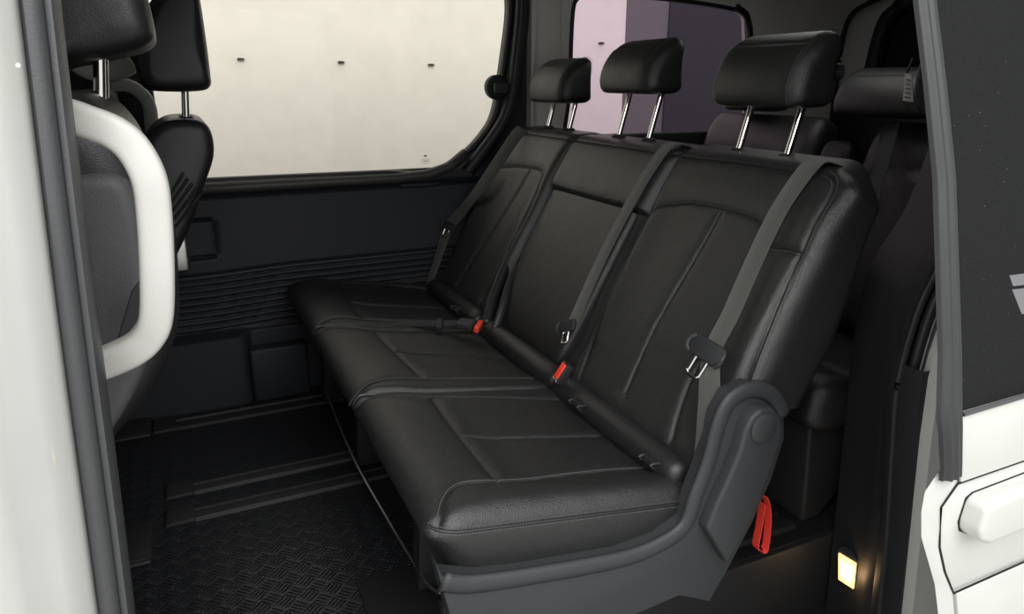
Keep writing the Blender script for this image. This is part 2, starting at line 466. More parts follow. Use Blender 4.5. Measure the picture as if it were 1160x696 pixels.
# near seat
rArch = [(1.483, .50), (1.455, .525), (1.40, .542), (1.33, .554), (1.179, .556), (1.11, .545), (1.082, .52)]
rLn = [(1.483, .50), (1.482, .35), (1.469, .208), (1.432, .03)]
rCn = [(1.243, .553), (1.255, .42), (1.268, .25), (1.255, .08)]
rRt = [(1.082, .52), (1.066, .42), (1.068, .32), (1.09, .18), (1.06, .05)]
bol = [(1.03, .675), (.995, .665), (.978, .63), (.972, .56), (.966, .45), (.955, .33), (.947, .23)]
bolh = [(1.066, .503), (.966, .505)]
topR = [(1.475, .665), (1.235, .672), (1.06, .668)]
B1, b1 = backrest(.935, 1.50, .0, [smooth_path(s, 6) for s in (rArch, rLn, rCn, rRt, bol, bolh, topR)], side=True)
for s, d in ((bol, .006), (bol, -.006), (rCn, .004), (bolh, .004), (rRt, .004)):
    stitches('stitching', B1.front(offset2(resample(smooth_path(s, 6), .004), d), .0004), b1, r=.0006, dash=.005, gap=.0022)
# middle seat upper part with the fold-down armrest under it
B2, b2 = backrest(1.50, 2.045, .02, [[(2.033, .505), (1.56, .505)], [(1.505, .668), (2.04, .668)], [(2.035, .66), (2.043, .5)]], T=.175,
                  ext=lambda P, nr: (P.__setitem__((slice(None), 2), P[:, 2]-np.clip(nr[:, 2], 0, 1)*.03*(1-sstep(P[:, 1], .498, .508))*1.0) or P))
AP = Pad(1.553, 2.03, .035, .503, .075, (.03, .03), (.11, .008), (.02, .022), [], bmap, lambda P, nr: P, d2=0)
AP.ra = (.03, .085)
V, F = AP.mesh(.008); arm = link('armrest', V, F, LEA, bench, angle=180, label='folded-up centre armrest pad')
# left (far) seat
lArch = [(2.487, .47), (2.47, .505), (2.42, .525), (2.286, .542), (2.15, .545), (2.105, .53), (2.094, .50)]
lLn = [(2.487, .47), (2.497, .29), (2.48, .07)]
lCn = [(2.211, .542), (2.256, .372), (2.335, .07)]
lRt = [(2.094, .50), (2.08, .40), (2.09, .25), (2.107, .07)]
B3, b3 = backrest(2.047, 2.525, .0, [smooth_path(s, 6) for s in (lArch, lLn, lCn, lRt)]+[[(2.06, .668), (2.5, .668)]])
stitches('stitching', B3.front(offset2(resample(smooth_path(lRt, 6), .004), .004), .0004), b3, r=.0006)
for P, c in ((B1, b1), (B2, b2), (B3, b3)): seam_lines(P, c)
# lumbar roll in the bight, one per seat
def roll(y0, y1):
    p = [BO+BT*.005+BN*(-.005)+np.array([0, y, 0]) for y in np.linspace(y0, y1, 30)]
    r = [.036*min(1, .55+.45*math.sin(min(1, (i+.5)/3)*math.pi/2), .55+.45*math.sin(min(1, (29.5-i)/3)*math.pi/2)) for i in range(30)]
    return MB().tube(p, r, 18).build('lumbar_roll', LEAS, bench, angle=180)
r1 = roll(.985, 1.50); r2 = roll(1.50, 2.03); r3 = roll(2.04, 2.53)
# child seat anchor slots: hooded loops on the roll
def anchor(px, py, par):
    c = bpt(px, py, .03)
    for s in (-.020, .020):
        cr_ = BO+BT*.005+BN*(-.005); cr_ = np.array([cr_[0], c[1]+s, cr_[2]])
        p = [cr_+BN*math.cos(q)*.0385+CT*(-math.sin(q))*.0385 for q in np.linspace(-.7, 1.3, 9)]
        a = MB().tube(p, .0028, 7).build('anchor_loop', PLG, par)
    cr_ = BO+BT*.005+BN*(-.005); cr_ = np.array([cr_[0], c[1], cr_[2]])+(BN*.7-CT*.7)*.026
    MB().tube([cr_+np.array([0, s, 0]) for s in (-.017, .017)], .012, 10).build('anchor_slot', GAP, par)
for px, py, par in ((662, 448, r1), (748, 505, r1), (521, 345, r3)): anchor(px, py, par)

# --- headrests
def headrest(parent, yc, x0, z0, name='headrest', w=.275, h=.148, d=.118, posts=True, zg=.945, scale=1, m=None, dirx=-1, pox=.030, guide=True, stitch=True, lean=.27, ps=.078, sec=None):
    """front faces dirx*x; (x0,z0) = bottom middle of the pad"""
    k = -dirx
    prof = sec or [(-.054, .005), (-.063, .026), (-.062, .052), (-.052, .082), (-.034, .108), (-.010, .130), (.016, .143), (.038, .148), (.050, .144), (.057, .125), (.059, .03), (.055, .006), (.03, .0), (-.03, .0)]
    prof = [(p[0]*d/.118, p[1]*h/.148) for p in prof]
    P = smooth_path([(a, b) for a, b in prof], 4, closed=True); P = resample(list(P)+[P[0]], .006)[:-1]
    cen = np.mean(P, axis=0); rows = []; hw = w/2; r = .040
    ys = [(-hw+r-r*math.cos(t), 1-(r*.9/.055)*(1-math.sin(t))) for t in np.linspace(0, math.pi/2, 8)]
    full = [(a, s) for a, s in ys]+[(y, 1) for y in np.linspace(-hw+r, hw-r, 14)[1:-1]]+[(-a, s) for a, s in ys[::-1]]
    n = len(P); V = []; F = []
    for y, s in full:
        s = max(s, .3)
        bow = .010*(1-(y/hw)**2)
        gr = -.0025*math.exp(-((abs(y)-(hw-.026))/.004)**2)
        for q in P:
            dq = (q-cen); L = np.linalg.norm(dq)
            inset = (1-s)*.055
            v = cen+dq*(1-min(.75, inset/L))+dq/L*gr
            ox = -bow if q[0] < -.02 else 0
            V.append((x0+k*(v[0]+ox)+0*lean*v[1], yc+y, z0+v[1]))
    for i in range(len(full)-1):
        for j in range(n): F.append((i*n+j, i*n+(j+1) % n, (i+1)*n+(j+1) % n, (i+1)*n+j))
    F += [list(range(n))[::-1], [(len(full)-1)*n+j for j in range(n)]]
    o = link(name, V, F, m or LEA, parent, angle=180)
    if stitch:
        for yy in (-hw+.026-.005, -hw+.026+.005):
            pts = [(x0+k*(cen+(q-cen)*1.012)[0]-k*(.002 if q[0] < -.02 else 0), yc+yy, z0+(cen+(q-cen)*1.012)[1]) for q in P if q[1] > .01*1]
            stitches('stitching', pts[: int(len(pts)*.75)], o, r=.0006, dash=.005, gap=.0025)
    if posts:
        for s in (-ps, ps):
            top = np.array([x0+k*pox, yc+s, z0+.03]); Lh = z0+.03-zg+.03
            bot = top-np.array([k*lean*Lh, 0, Lh])
            pm = MB().tube([bot, top], .0082, 16)
            pm.build('headrest_post', CHR, o)
            if guide:
                g = top-np.array([k*lean, 0, 1])*(z0+.03-zg)
                MB().tube([g+np.array([0, 0, -.012]), g+np.array([0, 0, .001]), g+np.array([0, 0, .005])], [.021, .021, .014], 20).build('post_guide', PLA, o)
    return o
for yc in (1.28, 1.80, 2.285):
    headrest(bench, yc, 1.245, {1.28: 1.066, 1.80: 1.087, 2.285: 1.050}[yc], zg=.962, w={1.28: .288, 1.80: .28, 2.285: .28}[yc], h={1.28: .158, 1.80: .150, 2.285: .148}[yc])
# small knob behind the near headrest
MB().tube([(1.305, 1.17, 1.14), (1.325, 1.165, 1.14)], .018, 12).build('headrest_button', PLA, bench)

# --- side shield of the bench, with recliner cover
def ys(pts, y): return [tuple(at(px, py, y=y)[[0, 2]]) for px, py in pts]
sh = ys([(490, 630), (499, 650), (530, 653), (600, 644), (700, 626), (745, 609), (773, 588), (785, 555), (800, 515), (812, 470), (826, 445), (850, 434), (872, 442), (884, 462), (884, 495), (870, 540), (848, 590), (822, 640), (806, 668)], .935)
low = [(sh[-1][0]-.01, sh[-1][1]-.02), (.80, .135), (.60, .12), (.345, .12), (.335, .16)]
mbs = MB().prism(sh+low, 1, .925, .965)
shield = mbs.build('side_shield', PLG, bench, bevel=.010, seg=4, label='charcoal plastic side shield')
# raised rim along the top of the shield
rim = resample(smooth_path([np.array([p[0], .926, p[1]-.009]) for p in sh[1:14]], 5), .01)
MB().tube(rim, .010, 10, ry=.018, up=(0, 0, 1)).build('shield_rim', PLG, shield, angle=180)
rc = ys([(850, 474), (862, 463), (876, 462), (885, 474), (886, 492), (878, 520), (860, 566), (838, 612), (824, 640), (800, 600), (812, 570), (826, 540), (838, 510), (843, 490)], .90)
rcv = MB().prism(rc, 1, .897, .93).build('recliner_cover', PLG, shield, bevel=.008, seg=4)
cc = at(866, 486, y=.893)
MB().tube([cc+np.array([0, .01, 0]), cc, cc+np.array([0, -.003, 0])], [.031, .031, .026], 28, up=(0, 0, 1)).build('hinge_cap', PLG, shield, angle=40)
# lower skirt, base and legs
MB().prism([(.36, .125), (.80, .135), (.86, .15), (.83, .0), (.74, .0), (.70, .05), (.45, .05), (.42, .0), (.37, .0)], 1, 1.10, 1.13).build('base_plate', PLA, bench, bevel=.004)
mb = MB().box(.40, 1.02, 1.0, 2.5, .19, .275); mb.build('seat_pan', PLA, bench, bevel=.01)
for y in (1.30, 1.90, 2.42):
    MB().prism([(.38, .20), (.9, .22), (.92, .012), (.84, .012), (.78, .12), (.52, .12), (.46, .012), (.37, .012)], 1, y, y+.05).build('seat_leg', PLA, bench, bevel=.004)
# thin adjuster bar in front of the bench
p = [at(400, 518, z=.10), at(440, 590, z=.08), at(470, 640, z=.06), at(484, 662, z=.05), at(500, 672, z=.05), at(512, 664, z=.05)]
MB().tube(smooth_path([np.array([.36, 2.3, .10])]+[np.array(q) for q in p], 8), .0045, 8).build('adjuster_bar', STE, bench, label='thin steel seat adjuster bar')
# red pull strap behind the shield
q = [at(858, 560, y=.985), at(866, 562, y=.985), at(870, 580, y=.985), at(869, 605, y=.985), at(866, 622, y=.985), at(860, 623, y=.99), at(856, 618, y=.99), at(860, 595, y=.99), at(864, 570, y=.99)]
MB().ribbon(smooth_path(q, 6), (-.75, -.0, -.3), .020, .0014).build('pull_strap', REDS, bench, label='red nylon pull strap loop')

# --- seat belts
def tongue(par, c, n, dirv, s=1.0):
    """plastic tongue carrying a steel plate; dirv points along the plate's tip"""
    d = np.array(dirv, float); d /= np.linalg.norm(d); n = np.array(n, float); n = n-(n@d)*d; n /= np.linalg.norm(n); x = np.cross(d, n)
    def fr(pts): return [c+x*a*s+d*b*s+n*z*s for a, b, z in pts]
    body = MB()
    poly = [(-.033, -.016), (-.026, -.022), (.026, -.022), (.033, -.016), (.034, .004), (.022, .014), (-.022, .014), (-.034, .004)]
    V = fr([(a, b, -.006) for a, b in poly]+[(a, b, .006) for a, b in poly]); k = len(poly)
    body.add(V, [(i, (i+1) % k, k+(i+1) % k, k+i) for i in range(k)]+[list(range(k))[::-1], [k+i for i in range(k)]])
    bo = body.build('tongue', PLA, par, bevel=.003)
    for sg in (-1, 1):
        MB().tube(smooth_path(fr([(sg*.030, -.018, .004), (sg*.036, -.010, .007), (sg*.036, .004, .006), (sg*.030, .012, .003)]), 3), .0035*s, 7).build('tongue_ear', PLG, bo)
    mb = MB()
    loop = fr([(-.012, .010, .001), (-.0125, .040, .001), (-.009, .046, .001), (.009, .046, .001), (.0125, .040, .001), (.012, .010, .001)])
    mb.tube(loop, .0032*s, 8)
    inner = fr([(-.012, .012, .001), (.012, .012, .001)]); mb.tube(inner, .003*s, 8)
    mb.build('tongue_plate', CHR, bo)
    return bo

# near belt
bl = empty('seat_belt', (.98, 1.03, .62), 'grey seat belt over the near end of the bench backrest, with steel tongue', 'seat belt', None)
pts = [(1.045, .705, -.12), (1.045, .712, -.07), (1.05, .703, -.01), (1.052, .68, .018), (1.066, .60, .022), (1.066, .53, .024), (1.058, .44, .026), (1.045, .34, .030), (1.029, .25, .040)]
W = [bmap(np.array([[a, b, c]]))[0] for a, b, c in pts]
lower = [at(806, 425, y=.985), at(803, 470, y=.96), at(798, 520, y=.95), at(794, 562, y=.95)]
NN = [BT+.3*BN, BT+.5*BN, BT+BN, BN, BN, BN, BN, BN, BN]
path = W+[np.array(v) for v in lower[1:]]
NN = NN+[np.array([-.8, -.3, .4]), np.array([-.75, -.6, .3]), np.array([-.75, -.9, .2])]
pp = smooth_path(path, 6); tt = np.linspace(0, len(path)-1, len(pp)); NA = np.array(NN)
nn = [np.array([np.interp(t, range(len(NN)), NA[:, j]) for j in range(3)]) for t in tt]
wd = [float(np.interp(t, [0, len(path)-3, len(path)-2, len(path)-1], [.048, .048, .040, .02])) for t in tt]
MB().ribbon(pp, nn, wd, .0014).build('webbing', WEB, bl, angle=60)
tongue(bl, W[-1]+BN*.012+np.array([0, .004, 0]), BN+np.array([0, -.25, .1]), bpt(795, 440, .05)-bpt(813, 411, .05), 1.2)
g = bmap(np.array([[1.05, .705, -.075]]))[0]
MB().box(g[0]-.02, g[0]+.012, g[1]-.032, g[1]+.032, g[2]-.02, g[2]+.0).build('belt_guide', PLA, bench, bevel=.006)

# middle belt
bl2 = empty('seat_belt', (1.0, 1.55, .6), 'grey seat belt between the middle and near seats of the bench, tongue hanging low', 'seat belt')
pts = [(1.525, .705, -.10), (1.525, .712, -.06), (1.53, .704, -.01), (1.535, .68, .012), (1.548, .60, .018), (1.556, .52, .018), (1.560, .42, .018), (1.553, .30, .020), (1.530, .150, .026)]
W2 = [bmap(np.array([[a, b, c]]))[0] for a, b, c in pts]
pp = smooth_path(W2, 6); tt = np.linspace(0, 8, len(pp)); NA = np.array([BT, BT+.5*BN, BT+BN]+[BN]*6)
MB().ribbon(pp, [np.array([np.interp(t, range(9), NA[:, j]) for j in range(3)]) for t in tt], .047, .0014).build('webbing', WEB, bl2, angle=60)
tongue(bl2, W2[-1]+BN*.010-BT*.006, BN, bpt(648, 388, .03)-bpt(651, 372, .03), .95)
g = bmap(np.array([[1.525, .712, -.085]]))[0]
MB().box(g[0]-.02, g[0]+.02, g[1]-.045, g[1]+.045, g[2]-.012, g[2]+.008).build('belt_guide', PLA, bench, bevel=.006)

# far belt
bl3 = empty('seat_belt', (1.0, 2.54, .6), 'grey seat belt beside the far side panel, at the far end of the bench', 'seat belt')
pf = [bpt(592, 146, .012), bpt(582, 157, .028), bpt(549, 206, .05), at(525, 237, y=2.535), at(508, 258, y=2.565), at(497, 290, y=2.57), at(485, 325, y=2.575)]
wf = [.05, .05, .047, .047, .047, .035, .03]
MB().ribbon(smooth_path(pf, 6), (-.65, -.55, .35), [float(np.interp(i, np.arange(7)*6, wf)) for i in range(37)], .0014).build('webbing', WEB, bl3, angle=60)
tongue(bl3, np.array(at(508, 257, y=2.55)), (-.65, -.55, .35), at(500, 275, y=2.55)-at(507, 258, y=2.55), .85)

# --- buckles
bk = empty('seat_belt_buckle', bpt(635, 424, .05), 'red-button seat belt buckle at the back of the middle seat cushion', 'buckle', None)
c = bpt(635, 422, .055); d = np.array([-.35, -.42, .25]); d /= np.linalg.norm(d)
dd = bpt(641, 411, .05)-bpt(628, 431, .05); dd /= np.linalg.norm(dd)
def slab(c, ax, n, L, Wd, T):
    ax = np.array(ax, float); ax /= np.linalg.norm(ax); n = np.array(n, float); n -= (n@ax)*ax; n /= np.linalg.norm(n); x = np.cross(ax, n)
    V = [c+ax*a*L/2+x*b*Wd/2+n*e*T/2 for a in (-1, 1) for b in (-1, 1) for e in (-1, 1)]
    return V, [(0, 1, 3, 2), (4, 6, 7, 5), (0, 4, 5, 1), (2, 3, 7, 6), (0, 2, 6, 4), (1, 5, 7, 3)]
V, F = slab(c-BN*.008, dd, BN, .058, .032, .022); link('buckle_body', V, F, PLA, bk, bevel=.004)
V, F = slab(c+BN*.002+dd*.003, dd, BN, .044, .020, .010); link('red_button', V, F, RED, bk, bevel=.003, label='red release button')
V, F = slab(c+BN*.002-dd*.024, dd, BN, .008, .022, .008); link('slot_cap', V, F, STE, bk, bevel=.002)
bk2 = empty('seat_belt_buckle', (.77, 2.03, .36), 'red-button seat belt buckle on a strap lying between the far and middle seat cushions', 'buckle')
c = at(542, 370, z=.40); dd = at(538, 377, z=.395)-at(547, 363, z=.405); dd /= np.linalg.norm(dd)
st = [at(430, 368, z=.385), at(455, 367, z=.393), at(490, 367, z=.393), at(520, 367, z=.395), at(537, 368, z=.395)]
MB().ribbon(smooth_path(st, 5), (.1, -.45, .9), .030, .006).build('strap', PLA, bk2, angle=60)
V, F = slab(at(528, 367, z=.40), at(545, 370, z=.40)-at(512, 366, z=.40), (.1, -.3, .9), .055, .045, .018); link('buckle_body', V, F, PLG, bk2, bevel=.004)
V, F = slab(c, dd, (-.2, -.5, .85), .056, .016, .020); link('red_button', V, F, RED, bk2, bevel=.003, label='red release button')
V, F = slab(at(498, 367, z=.397), at(505, 367, z=.397)-at(490, 367, z=.397), (.1, -.3, .9), .02, .05, .012); link('strap_keeper', V, F, PLA, bk2, bevel=.003)
# hinge covers between far seat and armrest
hp = [bpt(583, 275, -.02), bpt(574, 300, -.01), bpt(560, 335, .01), bpt(551, 368, .02)]
MB().tube(smooth_path(hp, 6), .015, 12, ry=.02, up=BN).build('armrest_hinge_cover', LEAS, bench, angle=180)
hp2 = [bpt(590, 295, -.02), bpt(579, 318, .0), bpt(570, 348, .01), bpt(561, 374, .015)]
MB().tube(smooth_path(hp2, 6), .010, 12, ry=.016, up=BN).build('armrest_hinge_cover', LEAS, bench, angle=180)

# ================================================================== VAN SHELL
YW = 2.62      # far side panel
XR = 2.95      # rear end
ZC = 1.60      # headliner
MB().box(-2.2, 1.02, 1.09, 2.72, -.06, 0).build('floor', CHK, kind='structure')
MB().box(1.02, XR, 1.09, 2.72, -.06, 0).build('floor', FLO, kind='structure')
MB().box(-2.2, XR, .70, 1.09, -.28, -.24).build('floor_step', FLO, kind='structure')
MB().box(-2.2, XR, 1.075, 1.095, -.26, -.004).build('trim_16', PLA, kind='structure', bevel=.004)
# ---- far side window outline (x,z)
wo = [(-.055, .800), (.3, .798), (.70, .795)] + [tuple(at(px, py, y=YW)[[0, 2]]) for px, py in ((479, 197), (506, 188), (533, 168), (553, 144), (561, 126), (566, 101), (572, 60), (577, 20))]
wo = [(w[0], w[1]) for w in wo] + [(1.205, 1.43), (1.19, 1.49), (1.13, 1.52), (.5, 1.52), (-.02, 1.52), (-.05, 1.50), (-.06, 1.45)]
wo_s = wo[:2]+[tuple(p) for p in smooth_path([np.array(p) for p in wo[2:14]], 5)]+wo[14:]
rwo = [(1.455, .80), (1.442, 1.10), (1.445, 1.36), (1.465, 1.425), (1.52, 1.448), (1.9, 1.440), (2.20, 1.420), (2.29, 1.40), (2.32, 1.35), (2.35, 1.1), (2.36, .80), (1.9, .80)]
rwo = [tuple(p) for p in smooth_path([np.array(p) for p in rwo], 4, closed=True)]
fwo = [(-.95, .84), (-.30, .82), (-.235, .85), (-.235, 1.38), (-.26, 1.42), (-.9, 1.42)]
def holed(outer, holes, y0, y1):
    polys = [[Vector((p[0], p[1], 0)) for p in outer]]+[[Vector((p[0], p[1], 0)) for p in h] for h in holes]
    tris = tessellate_polygon(polys); flat = [p for pl in polys for p in pl]; n = len(flat)
    V = [(p.x, y0, p.y) for p in flat]+[(p.x, y1, p.y) for p in flat]
    F = [tuple(t) for t in tris]+[tuple(i+n for i in t[::-1]) for t in tris]; k = 0
    for pl in polys:
        m = len(pl)
        for i in range(m): a, b = k+i, k+(i+1) % m; F.append((a, b, b+n, a+n))
        k += m
    return V, F
# dark upper door panel round the sliding window
V, F = holed([(-.20, .70), (1.30, .70), (1.30, 1.62), (-.20, 1.62)], [wo_s], YW, YW+.05)
link('wall_right_upper', V, F, PLA, kind='structure', smooth=False)
# lower dark door panel: a relief surface with ribs, pocket and step
nx, nz = 230, 300
xs = np.linspace(-1.4, 1.62, nx); zs = np.linspace(0, .80, nz)
X, Z = np.meshgrid(xs, zs)
Yp = np.full_like(X, YW-.02)
Yp += -.030*sstep(Z, .735, .775)                       # belt-line ledge towards the cabin
ztop = .470+.012*sstep(X, 0, .35)                       # ribbed field
inr = (1-sstep(Z, ztop-.006, ztop+.006))*sstep(Z, .262, .275)*sstep(X, -.10, -.06)
ribs = .5+.5*np.cos((Z-ztop)*2*math.pi/.0235)
Yp += inr*(.006+.011*(1-ribs**.6))
Yp += .014*(1-sstep(Z, ztop-.004, ztop+.02))*(1-inr)
box_in = (1-sstep(Z, .255, .268))                       # lower wheel-box bulges into the cabin
Yp += -.075*box_in*(1-sstep(X, .12, .16))-.02*box_in*sstep(X, .12, .16)
# recessed grip pocket
d1 = np.maximum(np.abs(X-.01)-.062, np.abs(Z-.605)-.062)
rr = np.hypot(np.maximum(np.abs(X-.01)-.045, 0), np.maximum(np.abs(Z-.605)-.048, 0))
Yp += .026*np.exp(-((rr-.018)/.005)**2)+.006*(1-sstep(rr, .01, .02))
rows = [[(X[i, j], Yp[i, j], Z[i, j]) for j in range(nx)] for i in range(nz)]
mb = MB().sheet(rows); mb.box(-1.4, 1.62, YW+.03, YW+.06, 0, .80)
mb.build('wall_right', PLW, kind='structure', angle=50)
# black rubber window frame + glass
def sweep_frame(outline, y, w, d, name, m, parent=None, closed=True, **k):
    P = resample([np.array([p[0], y, p[1]]) for p in outline]+([np.array([outline[0][0], y, outline[0][1]])] if closed else []), .02)
    if closed: P = P[:-1]
    return MB().tube(P, w, 10, ry=d, up=(0, 1, 0), closed=closed, power=3).build(name, m, parent, angle=50, **k)
V, F = holed(wo_s, [], YW+.012, YW+.017)
win1 = link('window_1', V, F, GL1, kind='structure', smooth=False)
sweep_frame(wo_s, YW+.0, .012, .022, 'window_seal', RUBB, win1)
wo_o = [tuple(p) for p in offset2([np.array(p) for p in wo_s], -.03)]
sweep_frame(wo_o[4:len(wo_s)-5], YW-.012, .022, .020, 'window_frame', PLG, win1, closed=False)
MB().tube([(-1.0, YW-.045, .782), (.3, YW-.045, .780), (.72, YW-.045, .779), (.84, YW-.045, .785), (.93, YW-.045, .81), (1.0, YW-.045, .86)], .020, 12, ry=.022, up=(0, 1, 0)).build('window_ledge', mat('brown_grey_ledge', (.045, .042, .040), .5), win1, angle=180)
# etched safety mark low in the glass
em = at(482, 181, y=YW+.010); mb = MB()
for a in range(10):
    q = a/10*2*math.pi; q2 = (a+.55)/10*2*math.pi
    mb.tube([em+np.array([.016*math.cos(q), 0, .009*math.sin(q)-.006]), em+np.array([.016*math.cos(q2), 0, .009*math.sin(q2)-.006])], .0009, 4)
mb.tube([em+np.array([-.005, 0, .014]), em+np.array([.005, 0, .014])], .0028, 5)
mb.tube([em+np.array([-.008, 0, -.006]), em+np.array([.009, 0, -.006])], .0014, 4)
mb.build('glass_mark', RUB, win1)
# round latch on the rear edge of that window
lc = at(560, 99, y=YW-.02)
latch = MB().tube([lc+np.array([.012, .02, 0]), lc+np.array([.012, -.006, 0]), lc+np.array([.012, -.014, 0])], [.046, .046, .036], 26, up=(0, 0, 1)).build('window_latch', PLA, win1)
MB().box(lc[0]-.012, lc[0]+.045, lc[1]-.035, lc[1]-.008, lc[2]-.022, lc[2]+.016).build('latch_lever', PLG, latch, bevel=.006)
# thin light edge line and seal along the C pillar
cl = [at(px, py, y=YW-.055) for px, py in ((588, -30), (586, 20), (582, 60), (577, 100), (571, 125), (563, 143), (548, 165), (525, 195))]
MB().tube(smooth_path([c+np.array([.025, .012, 0]) for c in cl], 6), .028, 10, ry=.022, up=(0, 1, 0)).build('trim_1', RUBB, kind='structure', angle=60)
MB().tube(smooth_path([c+np.array([.010, -.012, 0]) for c in cl], 6), .0022, 6).build('trim_2', RUB, kind='structure')
# far C pillar and rear side wall, warm grey
V, F = holed([(1.27, .50), (XR, .50), (XR, 1.62), (1.27, 1.62)], [rwo], YW-.06, YW-.02)
link('wall_right_rear', V, F, BEI, kind='structure', smooth=False)
MB().tube([(1.335, YW-.065, .9), (1.34, YW-.062, 1.1), (1.345, YW-.05, 1.5)], .055, 16, ry=.022, up=(0, 1, 0), power=2.6).build('trim_3', BEI, kind='structure', angle=60)
MB().box(1.25, XR, YW-.12, YW-.055, 0, .915).build('wall_right_rear_lower', PLA, kind='structure', bevel=.01)
V, F = holed(rwo, [], YW-.035, YW-.03)
win2 = link('window_2', V, F, GL2, kind='structure', smooth=False)
sweep_frame(rwo, YW-.055, .009, .012, 'window_frame', RUBB, win2)
sweep_frame([(2.24, 1.425), (2.30, 1.395), (2.325, 1.34), (2.355, 1.1), (2.365, .85)], YW-.066, .014, .012, 'window_frame', RUBB, win2, closed=False)
# front door window frame beyond the front seats
V, F = holed([(-1.4, .70), (-.20, .70), (-.20, 1.62), (-1.4, 1.62)], [fwo], YW-.02, YW+.03)
link('wall_right_front', V, F, PLA, kind='structure', smooth=False)
V, F = holed(fwo, [], YW, YW+.005); link('window_3', V, F, GL3, kind='structure', smooth=False)
MB().box(-.205, -.145, YW-.045, YW-.02, .70, 1.5).build('trim_4', BEI, kind='structure', bevel=.01)
MB().box(-.145, -.07, YW-.05, YW-.0, .70, 1.5).build('trim_5', RUBB, kind='structure', bevel=.01)
MB().tube(smooth_path([at(72, 50, y=2.5), at(90, 72, y=2.5), at(108, 80, y=2.5), at(130, 80, y=2.5), at(150, 70, y=2.5)], 5), .03, 12, ry=.02, up=(0, 1, 0)).build('trim_15', BEI, kind='structure', angle=180)
# headliner: a slab with curved edges
rows = []
for x in np.linspace(-2.1, XR+.02, 14):
    rows.append([(x, y, ZC-.10*(abs(y-1.7)/.93)**6) for y in np.linspace(.78, 2.66, 24)])
mb = MB().sheet(rows); mb.box(-2.1, XR+.02, .70, 2.70, ZC+.03, ZC+.07)
mb.build('ceiling', HEAD, kind='structure')
MB().prism([(-2.2, 0), (-2.0, 0), (-1.55, .60), (-1.45, .95), (-1.6, 1.02), (-2.2, .98)], 1, .80, 2.66).build('wall_front', PLA, kind='structure', bevel=.02)
MB().box(-2.2, -1.38, 2.60, 2.66, 0, 1.0).build('wall_right_cowl', PLA, kind='structure', bevel=.01)
V = [(-1.75, .80, 1.0), (-1.75, 2.64, 1.0), (-1.30, 2.64, 1.60), (-1.30, .80, 1.60)]
link('window_5', V+[(v[0]+.006, v[1], v[2]) for v in V], [(0, 1, 2, 3), (7, 6, 5, 4), (0, 4, 5, 1), (1, 5, 6, 2), (2, 6, 7, 3), (3, 7, 4, 0)], glass('windshield_glass', (.35, .37, .36), .03), kind='structure', smooth=False)
# rear end with tailgate window
ro = [(1.02, 1.05), (1.02, 1.36), (1.06, 1.42), (1.2, 1.45), (2.2, 1.45), (2.34, 1.42), (2.40, 1.34), (2.42, 1.05), (2.3, 1.0), (1.2, 1.0)]
polys_o = [(.75, 0), (2.66, 0), (2.66, 1.62), (.75, 1.62)]
V, F = holed(polys_o, [ro], 0, .05); V = [(XR+v[1], v[0], v[2]) for v in V]
link('wall_back', V, F, BEI, kind='structure', smooth=False)
V, F = holed(ro, [], 0, .005); V = [(XR+.02+v[1], v[0], v[2]) for v in V]
win4 = link('window_4', V, F, GL3, kind='structure', smooth=False)
MB().tube(smooth_path([np.array([XR-.005, p[0], p[1]]) for p in ro], 4, closed=True), .03, 8, ry=.02, up=(1, 0, 0), closed=True).build('window_frame', RUBB, win4, angle=60)
# dark seal and light arch where the rear side wall meets the tailgate
dl = [np.array([XR-.08, YW-.085, z]) for z in (.85, 1.1, 1.3)]+[np.array([XR-.08, YW-.13, 1.42]), np.array([XR-.08, YW-.28, 1.475])]
MB().tube(smooth_path(dl, 6), .012, 8).build('trim_6', RUBB, kind='structure')
MB().box(XR-.03, XR-.001, .8, 2.6, 0, .98).build('wall_back_lower', PLA, kind='structure', bevel=.01)
# ---- near side rear quarter trim (dark), from the door opening backwards
def quarter():
    A = [(-.24, 1.41), (0, 1.392), (.10, 1.385), (.29, 1.371), (.52, 1.353), (.66, 1.352), (.73, 1.366), (.78, 1.40), (.83, 1.447), (.90, 1.487), (.95, 1.512), (1.05, 1.56), (1.2, 1.60), (1.6, 1.66)]
    Bq = [(-.24, 1.31), (0, 1.292), (.2, 1.272), (.42, 1.235), (.56, 1.215), (.70, 1.230), (.79, 1.27), (.95, 1.35), (1.2, 1.45), (1.5, 1.55)]
    zz = np.linspace(-.24, 1.59, 70); rows = []
    for z in zz:
        xa = np.interp(z, *zip(*A)); xb = np.interp(z, *zip(*Bq)); ty = .10*sstep(z, .75, 1.5)
        r = [(xb-.005, .835+ty, z), (xb, .85+ty, z), (xb+.02, .868+ty, z)]
        for t in np.linspace(.2, .9, 8): r.append((xb+(xa-xb)*t, .85+ty+.2*t-.012*math.sin(t*math.pi), z))
        for q in np.linspace(0, 1, 6):
            a = q*math.pi/2; r.append((xa+.03*math.sin(a)*1.2, 1.05+ty-.04+.04*math.cos(a), z))
        r += [(xa+.25, .99+ty*.5, z), (XR, .95+ty*.5, z)]
        rows.append(r)
    return rows
mb = MB().sheet(quarter()); mb.box(1.62, XR, .80, .84, 0, 1.5)
mb.build('wall_left_rear', PLA, kind='structure', angle=40)
